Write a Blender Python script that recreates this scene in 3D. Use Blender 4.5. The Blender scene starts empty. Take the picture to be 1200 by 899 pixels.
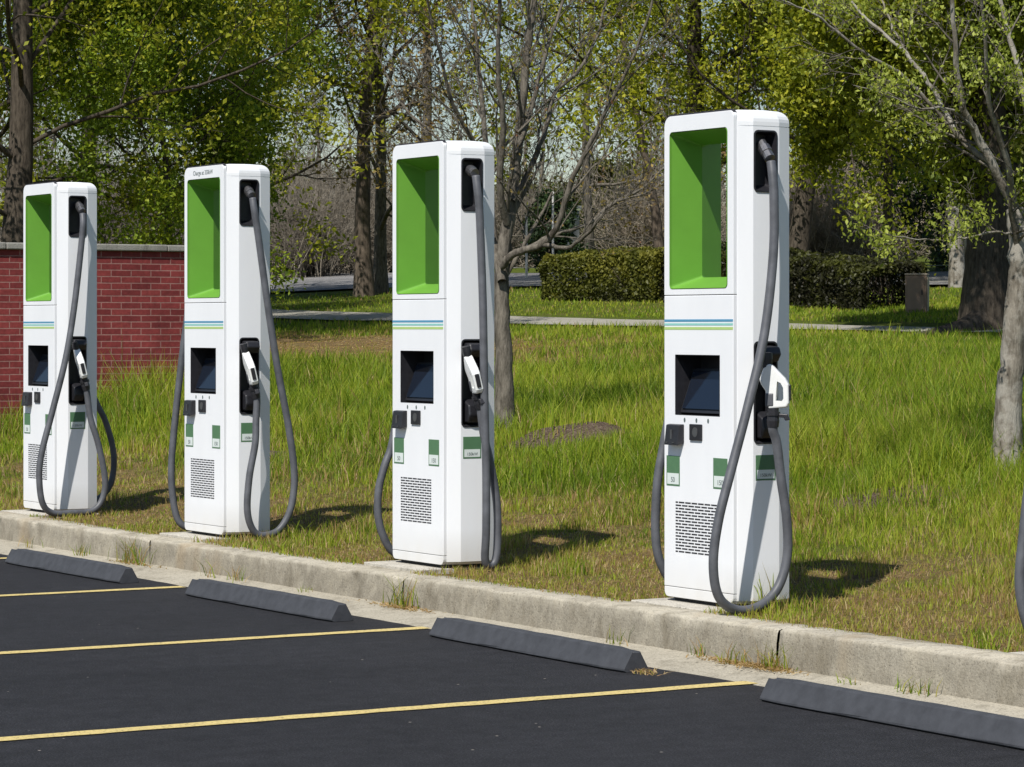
import bpy, bmesh, math, random
import numpy as np
from mathutils import Vector, Matrix
sc = bpy.context.scene
COL = sc.collection
rnd = random.Random(7)
# ------------------------------------------------------------------ camera geometry
FPX, HYP, CH = 3500., 382.4, 1.331
RV = np.array([.5176, .8556]); FV = np.array([-.8556, .5176])
CAM = -(1.045*RV + 13.96*FV)
def at(px, Z):
    p = CAM + Z*(FV + (px-600)/FPX*RV); return float(p[0]), float(p[1])
def pz(py, Z): return CH-(py-HYP)/FPX*Z
kY = [-.2, .8, 1.8, 4.3, 8, 16, 22, 34, 60, 200, 2000]; kH = [0, .0, .07, .46, .84, 1.34, 1.78, 2.42, 3.3, 6, 14]
def hterr(X, Y):
    b = np.interp(Y, kY, kH); k = np.clip((np.asarray(Y)-6)/10, 0, 1)
    return b + .013*k*np.clip(-22-np.asarray(X), -40, 60)
# ------------------------------------------------------------------ tagging
def tag(o, label=None, cat=None, group=None, kind=None):
    if label: o['label'] = label
    if cat: o['category'] = cat
    if group: o['group'] = group
    if kind: o['kind'] = kind
    return o
def empty(name, loc, rz=0):
    o = bpy.data.objects.new(name, None); COL.objects.link(o); o.location = loc; o.rotation_euler = (0, 0, rz)
    o.empty_display_size = .2; return o
def link(name, me, mat=None, parent=None, loc=None):
    o = bpy.data.objects.new(name, me); COL.objects.link(o)
    if mat: me.materials.clear(); me.materials.append(mat)
    if parent: o.parent = parent
    if loc is not None: o.location = loc
    return o
# ------------------------------------------------------------------ noise
def _h(ix, iy, s):
    n = (ix.astype(np.int64)*374761393 + iy.astype(np.int64)*668265263 + s*974634777) & 0xffffffff
    n = ((n ^ (n >> 13))*1274126177) & 0xffffffff
    return ((n ^ (n >> 16)) & 0xffff)/65535.
def vnoise(x, y, s=0):
    x = np.asarray(x, float); y = np.asarray(y, float)
    ix = np.floor(x); iy = np.floor(y); fx = x-ix; fy = y-iy
    fx = fx*fx*(3-2*fx); fy = fy*fy*(3-2*fy)
    a = _h(ix, iy, s); b = _h(ix+1, iy, s); c = _h(ix, iy+1, s); d = _h(ix+1, iy+1, s)
    return (a*(1-fx)+b*fx)*(1-fy)+(c*(1-fx)+d*fx)*fy
def fbm(x, y, s=0, o=3):
    r = 0; a = .5; t = 0
    for i in range(o):
        r = r+a*vnoise(x*2**i, y*2**i, s+i*17); t += a; a *= .55
    return r/t
# ------------------------------------------------------------------ mesh helpers
def mesh_np(name, V, faces_list, attrs=None, smooth=False):
    """faces_list: list of int arrays (n,k)"""
    me = bpy.data.meshes.new(name)
    V = np.asarray(V, np.float32)
    me.vertices.add(len(V)); me.vertices.foreach_set('co', V.ravel())
    idx = np.concatenate([f.ravel() for f in faces_list]).astype(np.int32)
    sizes = np.concatenate([np.full(len(f), f.shape[1]) for f in faces_list])
    starts = np.concatenate([[0], np.cumsum(sizes)[:-1]]).astype(np.int32)
    me.loops.add(len(idx)); me.loops.foreach_set('vertex_index', idx)
    me.polygons.add(len(sizes)); me.polygons.foreach_set('loop_start', starts)
    if smooth: me.polygons.foreach_set('use_smooth', np.ones(len(sizes), bool))
    me.update(calc_edges=True)
    for k, a in (attrs or {}).items():
        at_ = me.attributes.new(k, 'FLOAT', 'POINT'); at_.data.foreach_set('value', np.asarray(a, np.float32))
    return me
class MB:
    def __init__(s): s.v = []; s.f = []
    def add(s, V, F):
        n = len(s.v); s.v += [tuple(v) for v in V]; s.f += [tuple(i+n for i in f) for f in F]; return s
    def box(s, x0, x1, y0, y1, z0, z1):
        return s.add([(x0,y0,z0),(x1,y0,z0),(x1,y1,z0),(x0,y1,z0),(x0,y0,z1),(x1,y0,z1),(x1,y1,z1),(x0,y1,z1)],
                     [(0,3,2,1),(4,5,6,7),(0,1,5,4),(1,2,6,5),(2,3,7,6),(3,0,4,7)])
    def loft(s, rings, cap0=True, cap1=True):
        n = len(rings[0]); V = [p for r in rings for p in r]; F = []
        for k in range(len(rings)-1):
            for i in range(n):
                j = (i+1) % n; F.append((k*n+i, k*n+j, (k+1)*n+j, (k+1)*n+i))
        if cap0: F.append(tuple(range(n-1, -1, -1)))
        if cap1: F.append(tuple((len(rings)-1)*n+i for i in range(n)))
        return s.add(V, F)
    def mesh(s, name='m', bevel=0, seg=2, off=(0,0,0), smooth=False, ang=None):
        bm = bmesh.new()
        vs = [bm.verts.new((v[0]+off[0], v[1]+off[1], v[2]+off[2])) for v in s.v]
        for f in s.f:
            try: bm.faces.new([vs[i] for i in f])
            except ValueError: pass
        bmesh.ops.recalc_face_normals(bm, faces=bm.faces)
        if bevel:
            es = [e for e in bm.edges if len(e.link_faces) == 2 and e.calc_face_angle(0) > (ang or .5)]
            bmesh.ops.bevel(bm, geom=es, offset=bevel, segments=seg, profile=.5, affect='EDGES', clamp_overlap=True)
        me = bpy.data.meshes.new(name); bm.to_mesh(me); bm.free()
        if smooth: me.polygons.foreach_set('use_smooth', [True]*len(me.polygons))
        return me
    def build(s, name, mat, parent=None, **k):
        return link(name, s.mesh(name, **k), mat, parent)
def boolean(me, cutters):
    o = link('tmp', me); tmp = [o]
    for c in cutters:
        oc = link('tmpc', c); tmp.append(oc)
        m = o.modifiers.new('b', 'BOOLEAN'); m.operation = 'DIFFERENCE'; m.object = oc; m.solver = 'EXACT'
    dg = bpy.context.evaluated_depsgraph_get(); dg.update()
    r = bpy.data.meshes.new_from_object(o.evaluated_get(dg))
    for t in tmp: bpy.data.objects.remove(t)
    return r
def rrect(x0, x1, z0, z1, r, n=5):
    rs = r if isinstance(r, (tuple, list)) else (r,)*4   # bl, br, tr, tl
    P = []
    for (cx, cz, sx, sz, a0), q in zip(((x0,z0,1,1,180),(x1,z0,-1,1,270),(x1,z1,-1,-1,0),(x0,z1,1,-1,90)), rs):
        for i in range(n):
            a = math.radians(a0+90*i/(n-1))
            P.append((cx+sx*q+q*math.cos(a), cz+sz*q+q*math.sin(a)))
    return P
def ring(P, y): return [(x, y, z) for x, z in P]
def catmull(P, n=8):
    P = [np.array(p, float) for p in P]; P = [2*P[0]-P[1]]+P+[2*P[-1]-P[-2]]; out = []
    for i in range(1, len(P)-2):
        for k in range(n):
            t = k/n; a, b, c, d = P[i-1], P[i], P[i+1], P[i+2]
            out.append(.5*((2*b)+(-a+c)*t+(2*a-5*b+4*c-d)*t*t+(-a+3*b-3*c+d)*t**3))
    out.append(P[-2]); return np.array(out)
def tube_arrays(P, R, sides):
    """P (B,n,3), R (B,n) -> V, F"""
    B, n, _ = P.shape
    T = np.zeros_like(P); T[:, 1:-1] = P[:, 2:]-P[:, :-2]; T[:, 0] = P[:, 1]-P[:, 0]; T[:, -1] = P[:, -1]-P[:, -2]
    T /= np.linalg.norm(T, axis=2, keepdims=True)+1e-9
    m = T.mean(1); ref = np.where(np.abs(m[:, 2:3]) > .8, np.array([[1., 0, 0]]), np.array([[0, 0, 1.]]))[:, None, :]
    U = np.cross(T, np.broadcast_to(ref, T.shape)); U /= np.linalg.norm(U, axis=2, keepdims=True)+1e-9
    W = np.cross(T, U)
    a = np.arange(sides)*2*math.pi/sides
    V = P[:, :, None, :]+R[:, :, None, None]*(np.cos(a)[None, None, :, None]*U[:, :, None, :]+np.sin(a)[None, None, :, None]*W[:, :, None, :])
    b = np.arange(B)[:, None, None]*n*sides; k = np.arange(n-1)[None, :, None]*sides; i = np.arange(sides)[None, None, :]; j = (i+1) % sides
    F = np.stack([b+k+i, b+k+j, b+k+sides+j, b+k+sides+i], -1).reshape(-1, 4)
    return V.reshape(-1, 3), F
def tube(P, r, sides=12):
    """parallel-transport tube with closed ends; returns V,F"""
    P = np.asarray(P); n = len(P); r = np.full(n, r) if np.isscalar(r) else np.asarray(r)
    T = np.gradient(P, axis=0); T /= np.linalg.norm(T, axis=1)[:, None]
    u = np.cross(T[0], [0, 0, 1.]) if abs(T[0][2]) < .9 else np.cross(T[0], [1., 0, 0]); u /= np.linalg.norm(u)
    V = []
    for k in range(n):
        u = u-T[k]*(u@T[k]); u /= np.linalg.norm(u); w = np.cross(T[k], u)
        for i in range(sides):
            a = 2*math.pi*i/sides; V.append(P[k]+r[k]*(math.cos(a)*u+math.sin(a)*w))
    F = [(k*sides+i, k*sides+(i+1) % sides, (k+1)*sides+(i+1) % sides, (k+1)*sides+i) for k in range(n-1) for i in range(sides)]
    F += [tuple(range(sides-1, -1, -1)), tuple((n-1)*sides+i for i in range(sides))]
    return V, F
# ------------------------------------------------------------------ materials
def new_mat(name):
    m = bpy.data.materials.new(name); m.use_nodes = True; nt = m.node_tree
    for n in list(nt.nodes): nt.nodes.remove(n)
    out = nt.nodes.new('ShaderNodeOutputMaterial'); p = nt.nodes.new('ShaderNodeBsdfPrincipled')
    nt.links.new(p.outputs[0], out.inputs[0]); return m, nt, p, out
def N(nt, t, **k):
    n = nt.nodes.new(t)
    for a, b in k.items():
        if a.startswith('_'): n.inputs[a[1:].replace('_', ' ')].default_value = b
        else: setattr(n, a, b)
    return n
def ramp(nt, stops, src=None, interp='LINEAR'):
    r = nt.nodes.new('ShaderNodeValToRGB'); r.color_ramp.interpolation = interp
    e = r.color_ramp.elements
    while len(e) < len(stops): e.new(.5)
    for i, (p, c) in enumerate(stops):
        e[i].position = p; e[i].color = (*c, 1) if len(c) == 3 else c
    if src is not None: nt.links.new(src, r.inputs[0])
    return r
def coord(nt, scale=(1, 1, 1), kind='Object'):
    tc = nt.nodes.new('ShaderNodeTexCoord'); mp = nt.nodes.new('ShaderNodeMapping'); mp.inputs['Scale'].default_value = scale
    nt.links.new(tc.outputs[kind], mp.inputs[0]); return mp.outputs[0]
def noise(nt, vec, scale, detail=4, rough=.55):
    n = N(nt, 'ShaderNodeTexNoise', _Scale=scale, _Detail=detail, _Roughness=rough); nt.links.new(vec, n.inputs['Vector']); return n.outputs['Fac']
def bump(nt, p, h, strength=.3, dist=.01):
    b = N(nt, 'ShaderNodeBump', _Strength=strength, _Distance=dist); nt.links.new(h, b.inputs['Height']); nt.links.new(b.outputs[0], p.inputs['Normal'])
def mixc(nt, fac, a, b, mode='MIX'):
    m = nt.nodes.new('ShaderNodeMix'); m.data_type = 'RGBA'; m.blend_type = mode
    for s, v in ((0, fac), (6, a), (7, b)):
        if isinstance(v, (int, float)): m.inputs[s].default_value = v
        elif isinstance(v, tuple): m.inputs[s].default_value = (*v, 1)
        else: nt.links.new(v, m.inputs[s])
    return m.outputs[2]
def mth(nt, op, a, b=None, clamp=False):
    m = nt.nodes.new('ShaderNodeMath'); m.operation = op; m.use_clamp = clamp
    for i, v in enumerate((a, b)):
        if v is None: continue
        if isinstance(v, (int, float)): m.inputs[i].default_value = v
        else: nt.links.new(v, m.inputs[i])
    return m.outputs[0]
def plain(name, c, rough=.5, spec=.5, vary=.08, scale=30, bmp=0, metallic=0, coat=0):
    m, nt, p, o = new_mat(name); v = coord(nt); f = noise(nt, v, scale)
    r = ramp(nt, [(.3, tuple(x*(1-vary) for x in c)), (.7, tuple(min(1, x*(1+vary)) for x in c))], f)
    nt.links.new(r.outputs[0], p.inputs['Base Color']); p.inputs['Roughness'].default_value = rough
    p.inputs['Specular IOR Level'].default_value = spec; p.inputs['Metallic'].default_value = metallic
    p.inputs['Coat Weight'].default_value = coat
    if bmp: bump(nt, p, noise(nt, v, scale*3), bmp, .004)
    return m
def white_mat():
    m, nt, p, o = new_mat('white_enamel'); v = coord(nt)
    f = noise(nt, coord(nt, (1, 1, .25)), 5, 5); f2 = noise(nt, v, 60, 3)
    tc = nt.nodes.new('ShaderNodeTexCoord'); sx = nt.nodes.new('ShaderNodeSeparateXYZ'); nt.links.new(tc.outputs['Object'], sx.inputs[0])
    low = mth(nt, 'SUBTRACT', 1, mth(nt, 'MULTIPLY', sx.outputs[2], 4.5), True)      # splash dirt near the foot
    dirt = mth(nt, 'MULTIPLY', mth(nt, 'MULTIPLY', low, f), .75)
    base = ramp(nt, [(.30, (.79, .805, .83)), (.65, (.83, .845, .87))], f)
    c = mixc(nt, dirt, base.outputs[0], (.42, .38, .30))
    nt.links.new(c, p.inputs['Base Color'])
    rr = ramp(nt, [(.3, (.34,)*3), (.7, (.5,)*3)], f2); nt.links.new(rr.outputs[0], p.inputs['Roughness'])
    p.inputs['Specular IOR Level'].default_value = .4; return m
M = {}
M['white'] = white_mat()
M['green'] = plain('green_lining', (.135, .335, .042), .45, .4, .04, 8)
M['black'] = plain('black_plastic', (.018, .018, .022), .42, .5, .2, 40, .1)
M['dark'] = plain('dark_gasket', (.035, .035, .04), .6, .3)
M['cable'] = plain('cable_rubber', (.088, .092, .104), .5, .45, .28, 11, .15)
M['ptitle'] = plain('connector_white', (.76, .77, .76), .38, .5, .03)
M['metal'] = plain('gland_metal', (.2, .2, .21), .35, .5, .1, 30, 0, .8)
M['lab_green'] = plain('label_green', (.085, .185, .095), .45, .4, .05)
M['lab_white'] = plain('label_white', (.66, .72, .70), .45, .4, .04)
M['ink'] = plain('label_ink', (.12, .15, .15), .6, .2)
M['sblue'] = plain('stripe_blue', (.09, .29, .46), .45, .4, .03)
M['steal'] = plain('stripe_teal', (.26, .56, .52), .45, .4, .03)
M['sgreen'] = plain('stripe_lime', (.42, .58, .20), .45, .4, .03)
def screen_mat():
    m, nt, p, o = new_mat('display_glass'); p.inputs['Base Color'].default_value = (.006, .010, .02, 1)
    p.inputs['Roughness'].default_value = .07; p.inputs['Specular IOR Level'].default_value = .9
    v = coord(nt); rr = ramp(nt, [(.4, (.05,)*3), (.7, (.16,)*3)], noise(nt, v, 14)); nt.links.new(rr.outputs[0], p.inputs['Roughness']); return m
M['screen'] = screen_mat()
def concrete_mat(name, lo, hi, scale=6, face_stain_tone=True):
    m, nt, p, o = new_mat(name); v = coord(nt)
    big = noise(nt, coord(nt, (1, 1, 1)), 1.7, 6, .65); fine = noise(nt, v, 90, 3, .7); mid = noise(nt, coord(nt, (1, 1, .35)), 9, 5, .7)
    c1 = ramp(nt, [(.3, lo), (.68, hi)], big)
    c2 = ramp(nt, [(.30, tuple(x*.62 for x in lo)), (.5, hi), (.75, tuple(min(.62, x*1.12) for x in hi))], mid)
    c = mixc(nt, .5, c1.outputs[0], c2.outputs[0])
    sp = ramp(nt, [(.30, (.35,)*3), (.44, (.95,)*3), (.60, (1,)*3), (.76, (1.35,)*3)], fine)
    c = mixc(nt, .95, c, sp.outputs[0], 'MULTIPLY')
    vo = N(nt, 'ShaderNodeTexVoronoi', _Scale=55.); nt.links.new(v, vo.inputs['Vector'])
    pit = ramp(nt, [(.05, (.35,)*3), (.16, (1,)*3)], vo.outputs['Distance'])
    c = mixc(nt, .45, c, pit.outputs[0], 'MULTIPLY')
    if face_stain_tone:   # grime patches on the vertical face, plus an even darker tone there
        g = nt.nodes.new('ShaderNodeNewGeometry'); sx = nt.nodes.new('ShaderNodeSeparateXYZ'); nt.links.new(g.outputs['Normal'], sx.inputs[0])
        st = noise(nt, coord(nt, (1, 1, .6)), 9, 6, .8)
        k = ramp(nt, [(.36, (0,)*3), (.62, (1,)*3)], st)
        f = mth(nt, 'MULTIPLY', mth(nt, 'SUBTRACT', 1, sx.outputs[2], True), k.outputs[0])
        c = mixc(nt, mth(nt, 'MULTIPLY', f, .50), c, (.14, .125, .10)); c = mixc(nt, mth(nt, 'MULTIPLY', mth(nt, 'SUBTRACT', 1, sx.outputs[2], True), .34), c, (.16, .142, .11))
    if face_stain_tone:
        b2 = noise(nt, coord(nt, (1, 1, .5)), 3.1, 6, .75); c = mixc(nt, 1., c, ramp(nt, [(.34, (.72, .70, .66)), (.5, (1,)*3), (.66, (1.12, 1.11, 1.08))], b2).outputs[0], 'MULTIPLY')
        rust = noise(nt, coord(nt, (1, 1, .3)), 2.2, 3, .5); c = mixc(nt, mth(nt, 'MULTIPLY', ramp(nt, [(.60, (0,)*3), (.72, (1,)*3)], rust).outputs[0], .35), c, (.30, .21, .11))
    nt.links.new(c, p.inputs['Base Color']); p.inputs['Roughness'].default_value = .9; p.inputs['Specular IOR Level'].default_value = .2
    bump(nt, p, mth(nt, 'ADD', fine, mth(nt, 'MULTIPLY', mid, 2.)), .7, .006)
    return m
M['kerb'] = concrete_mat('kerb_concrete', (.29, .258, .20), (.50, .46, .375))
M['gutter'] = concrete_mat('gutter_concrete', (.30, .27, .21), (.43, .395, .32), face_stain_tone=False)
M['pad'] = concrete_mat('pad_concrete', (.40, .375, .32), (.52, .49, .43), face_stain_tone=False)
M['path'] = concrete_mat('path_concrete', (.26, .245, .205), (.36, .34, .29), face_stain_tone=False)
def asphalt_mat(name, base, speck=True):
    m, nt, p, o = new_mat(name); v = coord(nt)
    big = noise(nt, v, .55, 5, .6); fine = noise(nt, v, 110, 2, .8); streak = noise(nt, coord(nt, (1, .18, 1)), 5, 4, .6)
    c1 = ramp(nt, [(.3, tuple(x*.80 for x in base)), (.7, tuple(x*1.22 for x in base))], big)
    c2 = ramp(nt, [(.3, (.82,)*3), (.7, (1.2,)*3)], streak)
    c = mixc(nt, .8, c1.outputs[0], c2.outputs[0], 'MULTIPLY')
    c3 = ramp(nt, [(.30, (.35,)*3), (.5, (.95,)*3), (.72, (2.9,)*3)], fine)
    md = noise(nt, v, 11, 5, .75); c = mixc(nt, 1., c, ramp(nt, [(.34, (.74,)*3), (.66, (1.28,)*3)], md).outputs[0], 'MULTIPLY')
    c = mixc(nt, .95, c, c3.outputs[0], 'MULTIPLY')
    if speck:
        vo = N(nt, 'ShaderNodeTexVoronoi', _Scale=7.5); nt.links.new(v, vo.inputs['Vector'])
        sz = ramp(nt, [(.030, (1,)*3), (.055, (0,)*3)], vo.outputs['Distance'])
        sel = nt.nodes.new('ShaderNodeSeparateColor'); nt.links.new(vo.outputs['Color'], sel.inputs[0])
        k = mth(nt, 'GREATER_THAN', sel.outputs[0], .62)
        c = mixc(nt, mth(nt, 'MULTIPLY', sz.outputs[0], mth(nt, 'MULTIPLY', k, .75)), c, (.42, .38, .33))
    nt.links.new(c, p.inputs['Base Color']); p.inputs['Roughness'].default_value = .82; p.inputs['Specular IOR Level'].default_value = .3
    bump(nt, p, mth(nt, 'ADD', fine, mth(nt, 'MULTIPLY', big, 1.5)), .45, .005); return m
M['asphalt'] = asphalt_mat('sealed_asphalt', (.0140, .0140, .0163))
M['road'] = asphalt_mat('road_asphalt', (.16, .155, .15), False)
M['stop'] = plain('grey_rubber_stop', (.050, .053, .061), .7, .3, .2, 14, .4)
def line_mat():
    m, nt, p, o = new_mat('yellow_line_paint'); v = coord(nt); f = noise(nt, v, 70, 4, .7); g = noise(nt, v, 4, 4)
    c = ramp(nt, [(.34, (.10, .085, .055)), (.42, (.52, .41, .16)), (.55, (.66, .52, .20)), (.8, (.74, .60, .25))], f)
    c = mixc(nt, mth(nt, 'MULTIPLY', g, .3), c.outputs[0], (.42, .31, .12))
    nt.links.new(c, p.inputs['Base Color']); p.inputs['Roughness'].default_value = .7; return m
M['line'] = line_mat()
def brick_mat():
    m, nt, p, o = new_mat('red_brick'); tc = nt.nodes.new('ShaderNodeTexCoord'); sx = nt.nodes.new('ShaderNodeSeparateXYZ'); nt.links.new(tc.outputs['Object'], sx.inputs[0])
    cb = nt.nodes.new('ShaderNodeCombineXYZ'); nt.links.new(mth(nt, 'ADD', sx.outputs[0], sx.outputs[1]), cb.inputs[0]); nt.links.new(sx.outputs[2], cb.inputs[1])
    wob = N(nt, 'ShaderNodeTexNoise', _Scale=6.); nt.links.new(cb.outputs[0], wob.inputs['Vector'])
    vv = nt.nodes.new('ShaderNodeVectorMath'); vv.operation = 'SCALE'; vv.inputs['Scale'].default_value = .006; nt.links.new(wob.outputs['Color'], vv.inputs[0])
    va = nt.nodes.new('ShaderNodeVectorMath'); va.operation = 'ADD'; nt.links.new(cb.outputs[0], va.inputs[0]); nt.links.new(vv.outputs[0], va.inputs[1])
    b = N(nt, 'ShaderNodeTexBrick', _Scale=1., _Brick_Width=.225, _Row_Height=.0675, _Mortar_Size=.0055, _Mortar_Smooth=.1, _Bias=0.)
    b.offset = .5; b.inputs['Color1'].default_value = (.25, .045, .043, 1); b.inputs['Color2'].default_value = (.165, .028, .029, 1); b.inputs['Mortar'].default_value = (.33, .17, .15, 1)
    nt.links.new(va.outputs[0], b.inputs['Vector'])
    f = noise(nt, cb.outputs[0], 22, 4, .7); r = ramp(nt, [(.25, (.62,)*3), (.7, (1.2,)*3)], f)
    c = mixc(nt, .8, b.outputs['Color'], r.outputs[0], 'MULTIPLY'); c = mixc(nt, .9, c, ramp(nt, [(.35, (.72, .70, .70)), (.65, (1.15,)*3)], noise(nt, cb.outputs[0], 1.6, 5, .7)).outputs[0], 'MULTIPLY')
    nt.links.new(c, p.inputs['Base Color']); p.inputs['Roughness'].default_value = .85; p.inputs['Specular IOR Level'].default_value = .25
    bump(nt, p, mth(nt, 'SUBTRACT', mth(nt, 'MULTIPLY', f, .4), b.outputs['Fac']), .8, .006); return m
M['brick'] = brick_mat()
M['cap'] = concrete_mat('cap_stone', (.20, .19, .17), (.32, .31, .28), face_stain_tone=False)
M['cabinet'] = plain('brown_cabinet', (.24, .165, .115), .55, .4, .12, 6)
M['cabinet_side'] = plain('tan_cabinet', (.34, .28, .21), .55, .4, .12, 6)
M['pole'] = plain('white_pole', (.55, .55, .53), .5, .4)
M['pillar'] = plain('grey_pillar', (.26, .27, .27), .8, .2, .2, 5)
def bark_mat(name, lo, hi, light=None):
    m, nt, p, o = new_mat(name); v = coord(nt, (1, 1, .22))
    f = noise(nt, v, 26, 5, .7); g = noise(nt, coord(nt), 6, 4, .6)
    c = ramp(nt, [(.33, lo), (.62, hi)], f).outputs[0]
    if light: c = mixc(nt, ramp(nt, [(.46, (0,)*3), (.56, (.8,)*3)], g).outputs[0], c, light)
    nt.links.new(c, p.inputs['Base Color']); p.inputs['Roughness'].default_value = .9; p.inputs['Specular IOR Level'].default_value = .15
    bump(nt, p, f, .9, .02); return m
M['bark_dark'] = bark_mat('dark_bark', (.026, .021, .016), (.095, .078, .06))
M['bark_grey'] = bark_mat('grey_bark', (.05, .043, .034), (.185, .165, .135))
M['bark_pale'] = bark_mat('pale_bark', (.085, .072, .055), (.26, .235, .195), (.34, .32, .28))
M['bark_brown'] = bark_mat('brown_bark', (.055, .043, .033), (.15, .12, .092))
def leaf_mat(name, stops, trans=.35, rough=.5):
    m, nt, p, o = new_mat(name); a = nt.nodes.new('ShaderNodeAttribute'); a.attribute_name = 'tint'
    r = ramp(nt, stops, a.outputs['Fac']); nt.links.new(r.outputs[0], p.inputs['Base Color'])
    p.inputs['Roughness'].default_value = rough; p.inputs['Specular IOR Level'].default_value = .25
    t = nt.nodes.new('ShaderNodeBsdfTranslucent'); nt.links.new(mixc(nt, 1., r.outputs[0], (1.25, 1.3, .6), 'MULTIPLY'), t.inputs[0])
    mx = nt.nodes.new('ShaderNodeMixShader'); mx.inputs[0].default_value = trans
    nt.links.new(p.outputs[0], mx.inputs[1]); nt.links.new(t.outputs[0], mx.inputs[2]); nt.links.new(mx.outputs[0], o.inputs[0]); return m
M['leaf_olive'] = leaf_mat('olive_leaves', [(0, (.06, .08, .008)), (.5, (.235, .265, .018)), (1, (.46, .44, .04))])
M['leaf_fresh'] = leaf_mat('fresh_leaves', [(0, (.05, .08, .008)), (.5, (.18, .26, .018)), (1, (.38, .43, .04))])
M['leaf_light'] = leaf_mat('spring_leaves', [(0, (.13, .17, .03)), (.5, (.29, .34, .05)), (1, (.46, .50, .11))], .4)
M['leaf_bud'] = leaf_mat('budding_leaves', [(0, (.16, .075, .035)), (.5, (.22, .17, .05)), (1, (.36, .25, .06))], .3)
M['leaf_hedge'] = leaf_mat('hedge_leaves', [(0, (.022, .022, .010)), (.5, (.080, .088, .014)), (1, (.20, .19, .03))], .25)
M['leaf_ever'] = leaf_mat('evergreen_leaves', [(0, (.012, .024, .010)), (.5, (.025, .05, .016)), (1, (.06, .09, .025))], .15)
M['grass'] = leaf_mat('grass_blades', [(0, (.06, .105, .008)), (.30, (.18, .265, .016)), (.55, (.37, .41, .040)), (.70, (.30, .26, .06)), (.84, (.34, .205, .095)), (1, (.58, .48, .26))], .35, .55)
M['wood_twigs'] = leaf_mat('grey_twigs', [(0, (.08, .072, .058)), (.5, (.25, .22, .175)), (1, (.48, .40, .31))], .1)
def ground_mat():
    m, nt, p, o = new_mat('turf_ground'); v = coord(nt)
    a = nt.nodes.new('ShaderNodeAttribute'); a.attribute_name = 'dry'; b = nt.nodes.new('ShaderNodeAttribute'); b.attribute_name = 'mulch'
    f = noise(nt, v, 16, 5, .7); g = noise(nt, v, 60, 3, .7)
    green = ramp(nt, [(.3, (.05, .075, .012)), (.7, (.14, .17, .025))], f); fg = mth(nt, 'ADD', mth(nt, 'MULTIPLY', f, .4), mth(nt, 'MULTIPLY', noise(nt, v, 130, 3, .8), .6)); dry = ramp(nt, [(.36, (.055, .04, .022)), (.47, (.17, .12, .058)), (.55, (.23, .155, .07)), (.66, (.46, .33, .19))], fg)
    mul = ramp(nt, [(.3, (.055, .038, .028)), (.5, (.13, .095, .07)), (.72, (.27, .21, .155))], g)
    c = mixc(nt, a.outputs['Fac'], green.outputs[0], dry.outputs[0]); c = mixc(nt, b.outputs['Fac'], c, mul.outputs[0])
    nt.links.new(c, p.inputs['Base Color']); p.inputs['Roughness'].default_value = 1; p.inputs['Specular IOR Level'].default_value = .1
    bump(nt, p, mth(nt, 'ADD', f, g), 1., .03); return m
M['ground'] = ground_mat()
# ------------------------------------------------------------------ ground
SPOTS = [(-8.0, 4.15, .62, .42, .13), (-2.85, 3.25, .50, .38, .06), (-10.9, 2.9, .30, .22, .05)]   # x, y, rx, ry, height of mulch mounds
def mulchf(X, Y):
    r = np.zeros(np.broadcast(X, Y).shape); hh = r.copy()
    for x, y, rx, ry, h in SPOTS:
        # elongated along the view-right direction
        dx, dy = X-x, Y-y; u = dx*RV[0]+dy*RV[1]; w = dx*FV[0]+dy*FV[1]
        d = np.sqrt((u/rx)**2+(w/ry)**2)+.35*(fbm(X*4, Y*4, 5)-.5)
        k = np.clip(1.5-1.5*d, 0, 1); r = np.maximum(r, np.clip(k*3, 0, 1)); hh = np.maximum(hh, h*k)
    return r, hh
def dryf(X, Y):
    n = fbm(X*.55+3, Y*.9, 3, 4); n2 = fbm(X*2.1, Y*2.1, 9, 3)
    near = np.clip((3.3-Y+(n-.5)*3.6)/1.5, 0, 1)
    patch = np.clip(2.1-np.sqrt(((X+25.5)/6.0)**2+((Y-10.6)/2.4)**2)*1.5+(n2-.5)*1.0, 0, 1)
    patch2 = np.clip(1.5-np.sqrt(((X+17.2)/2.6)**2+((Y-9.3)/1.3)**2)*1.2+(n2-.5)*1.4, 0, 1)*.8
    sp = np.clip((n2-.60)*5, 0, 1)*.45*np.clip((Y-1)/2, 0, 1)
    gr = np.clip((n2-.52)*5, 0, 1)*.45     # green islands inside the dry strip
    return np.clip(np.maximum(np.maximum(near*(1-gr), patch), np.maximum(patch2, sp)), 0, 1)
def hfull(X, Y):
    X = np.asarray(X, float); Y = np.asarray(Y, float)
    b = hterr(X, Y); k = np.clip((Y-.5)/1.5, 0, 1)
    b = b+k*((fbm(X*.8, Y*.8, 21)-.5)*.12+(fbm(X*3, Y*3, 22)-.5)*.035)*np.clip((14.5-Y)/3, .25, 1)
    return b+mulchf(X, Y)[1]
def ax(*segs):
    r = []
    for a, b, s in segs: r += list(np.arange(a, b, s))
    return np.array(r+[segs[-1][1]])
gx = ax((-900, -120, 30), (-120, -50, 2.5), (-50, -28, .4), (-28, 9, .14), (9, 40, 2), (40, 700, 30))
gy = ax((-.16, 7, .1), (7, 30, .3), (30, 80, 2.5), (80, 1500, 50))
GX, GY = np.meshgrid(gx, gy, indexing='ij'); GZ = hfull(GX, GY)-np.where(GY < .05, .02, .004)
nx, ny = GX.shape; ii = (np.arange(nx-1)[:, None]*ny+np.arange(ny-1)[None, :]).ravel()
F = np.stack([ii, ii+ny, ii+ny+1, ii+1], 1)
me = mesh_np('grass_ground', np.stack([GX, GY, GZ], -1).reshape(-1, 3), [F], dict(dry=dryf(GX, GY).ravel(), mulch=mulchf(GX, GY)[0].ravel()), True)
tag(link('ground', me, M['ground']), kind='structure')
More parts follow.
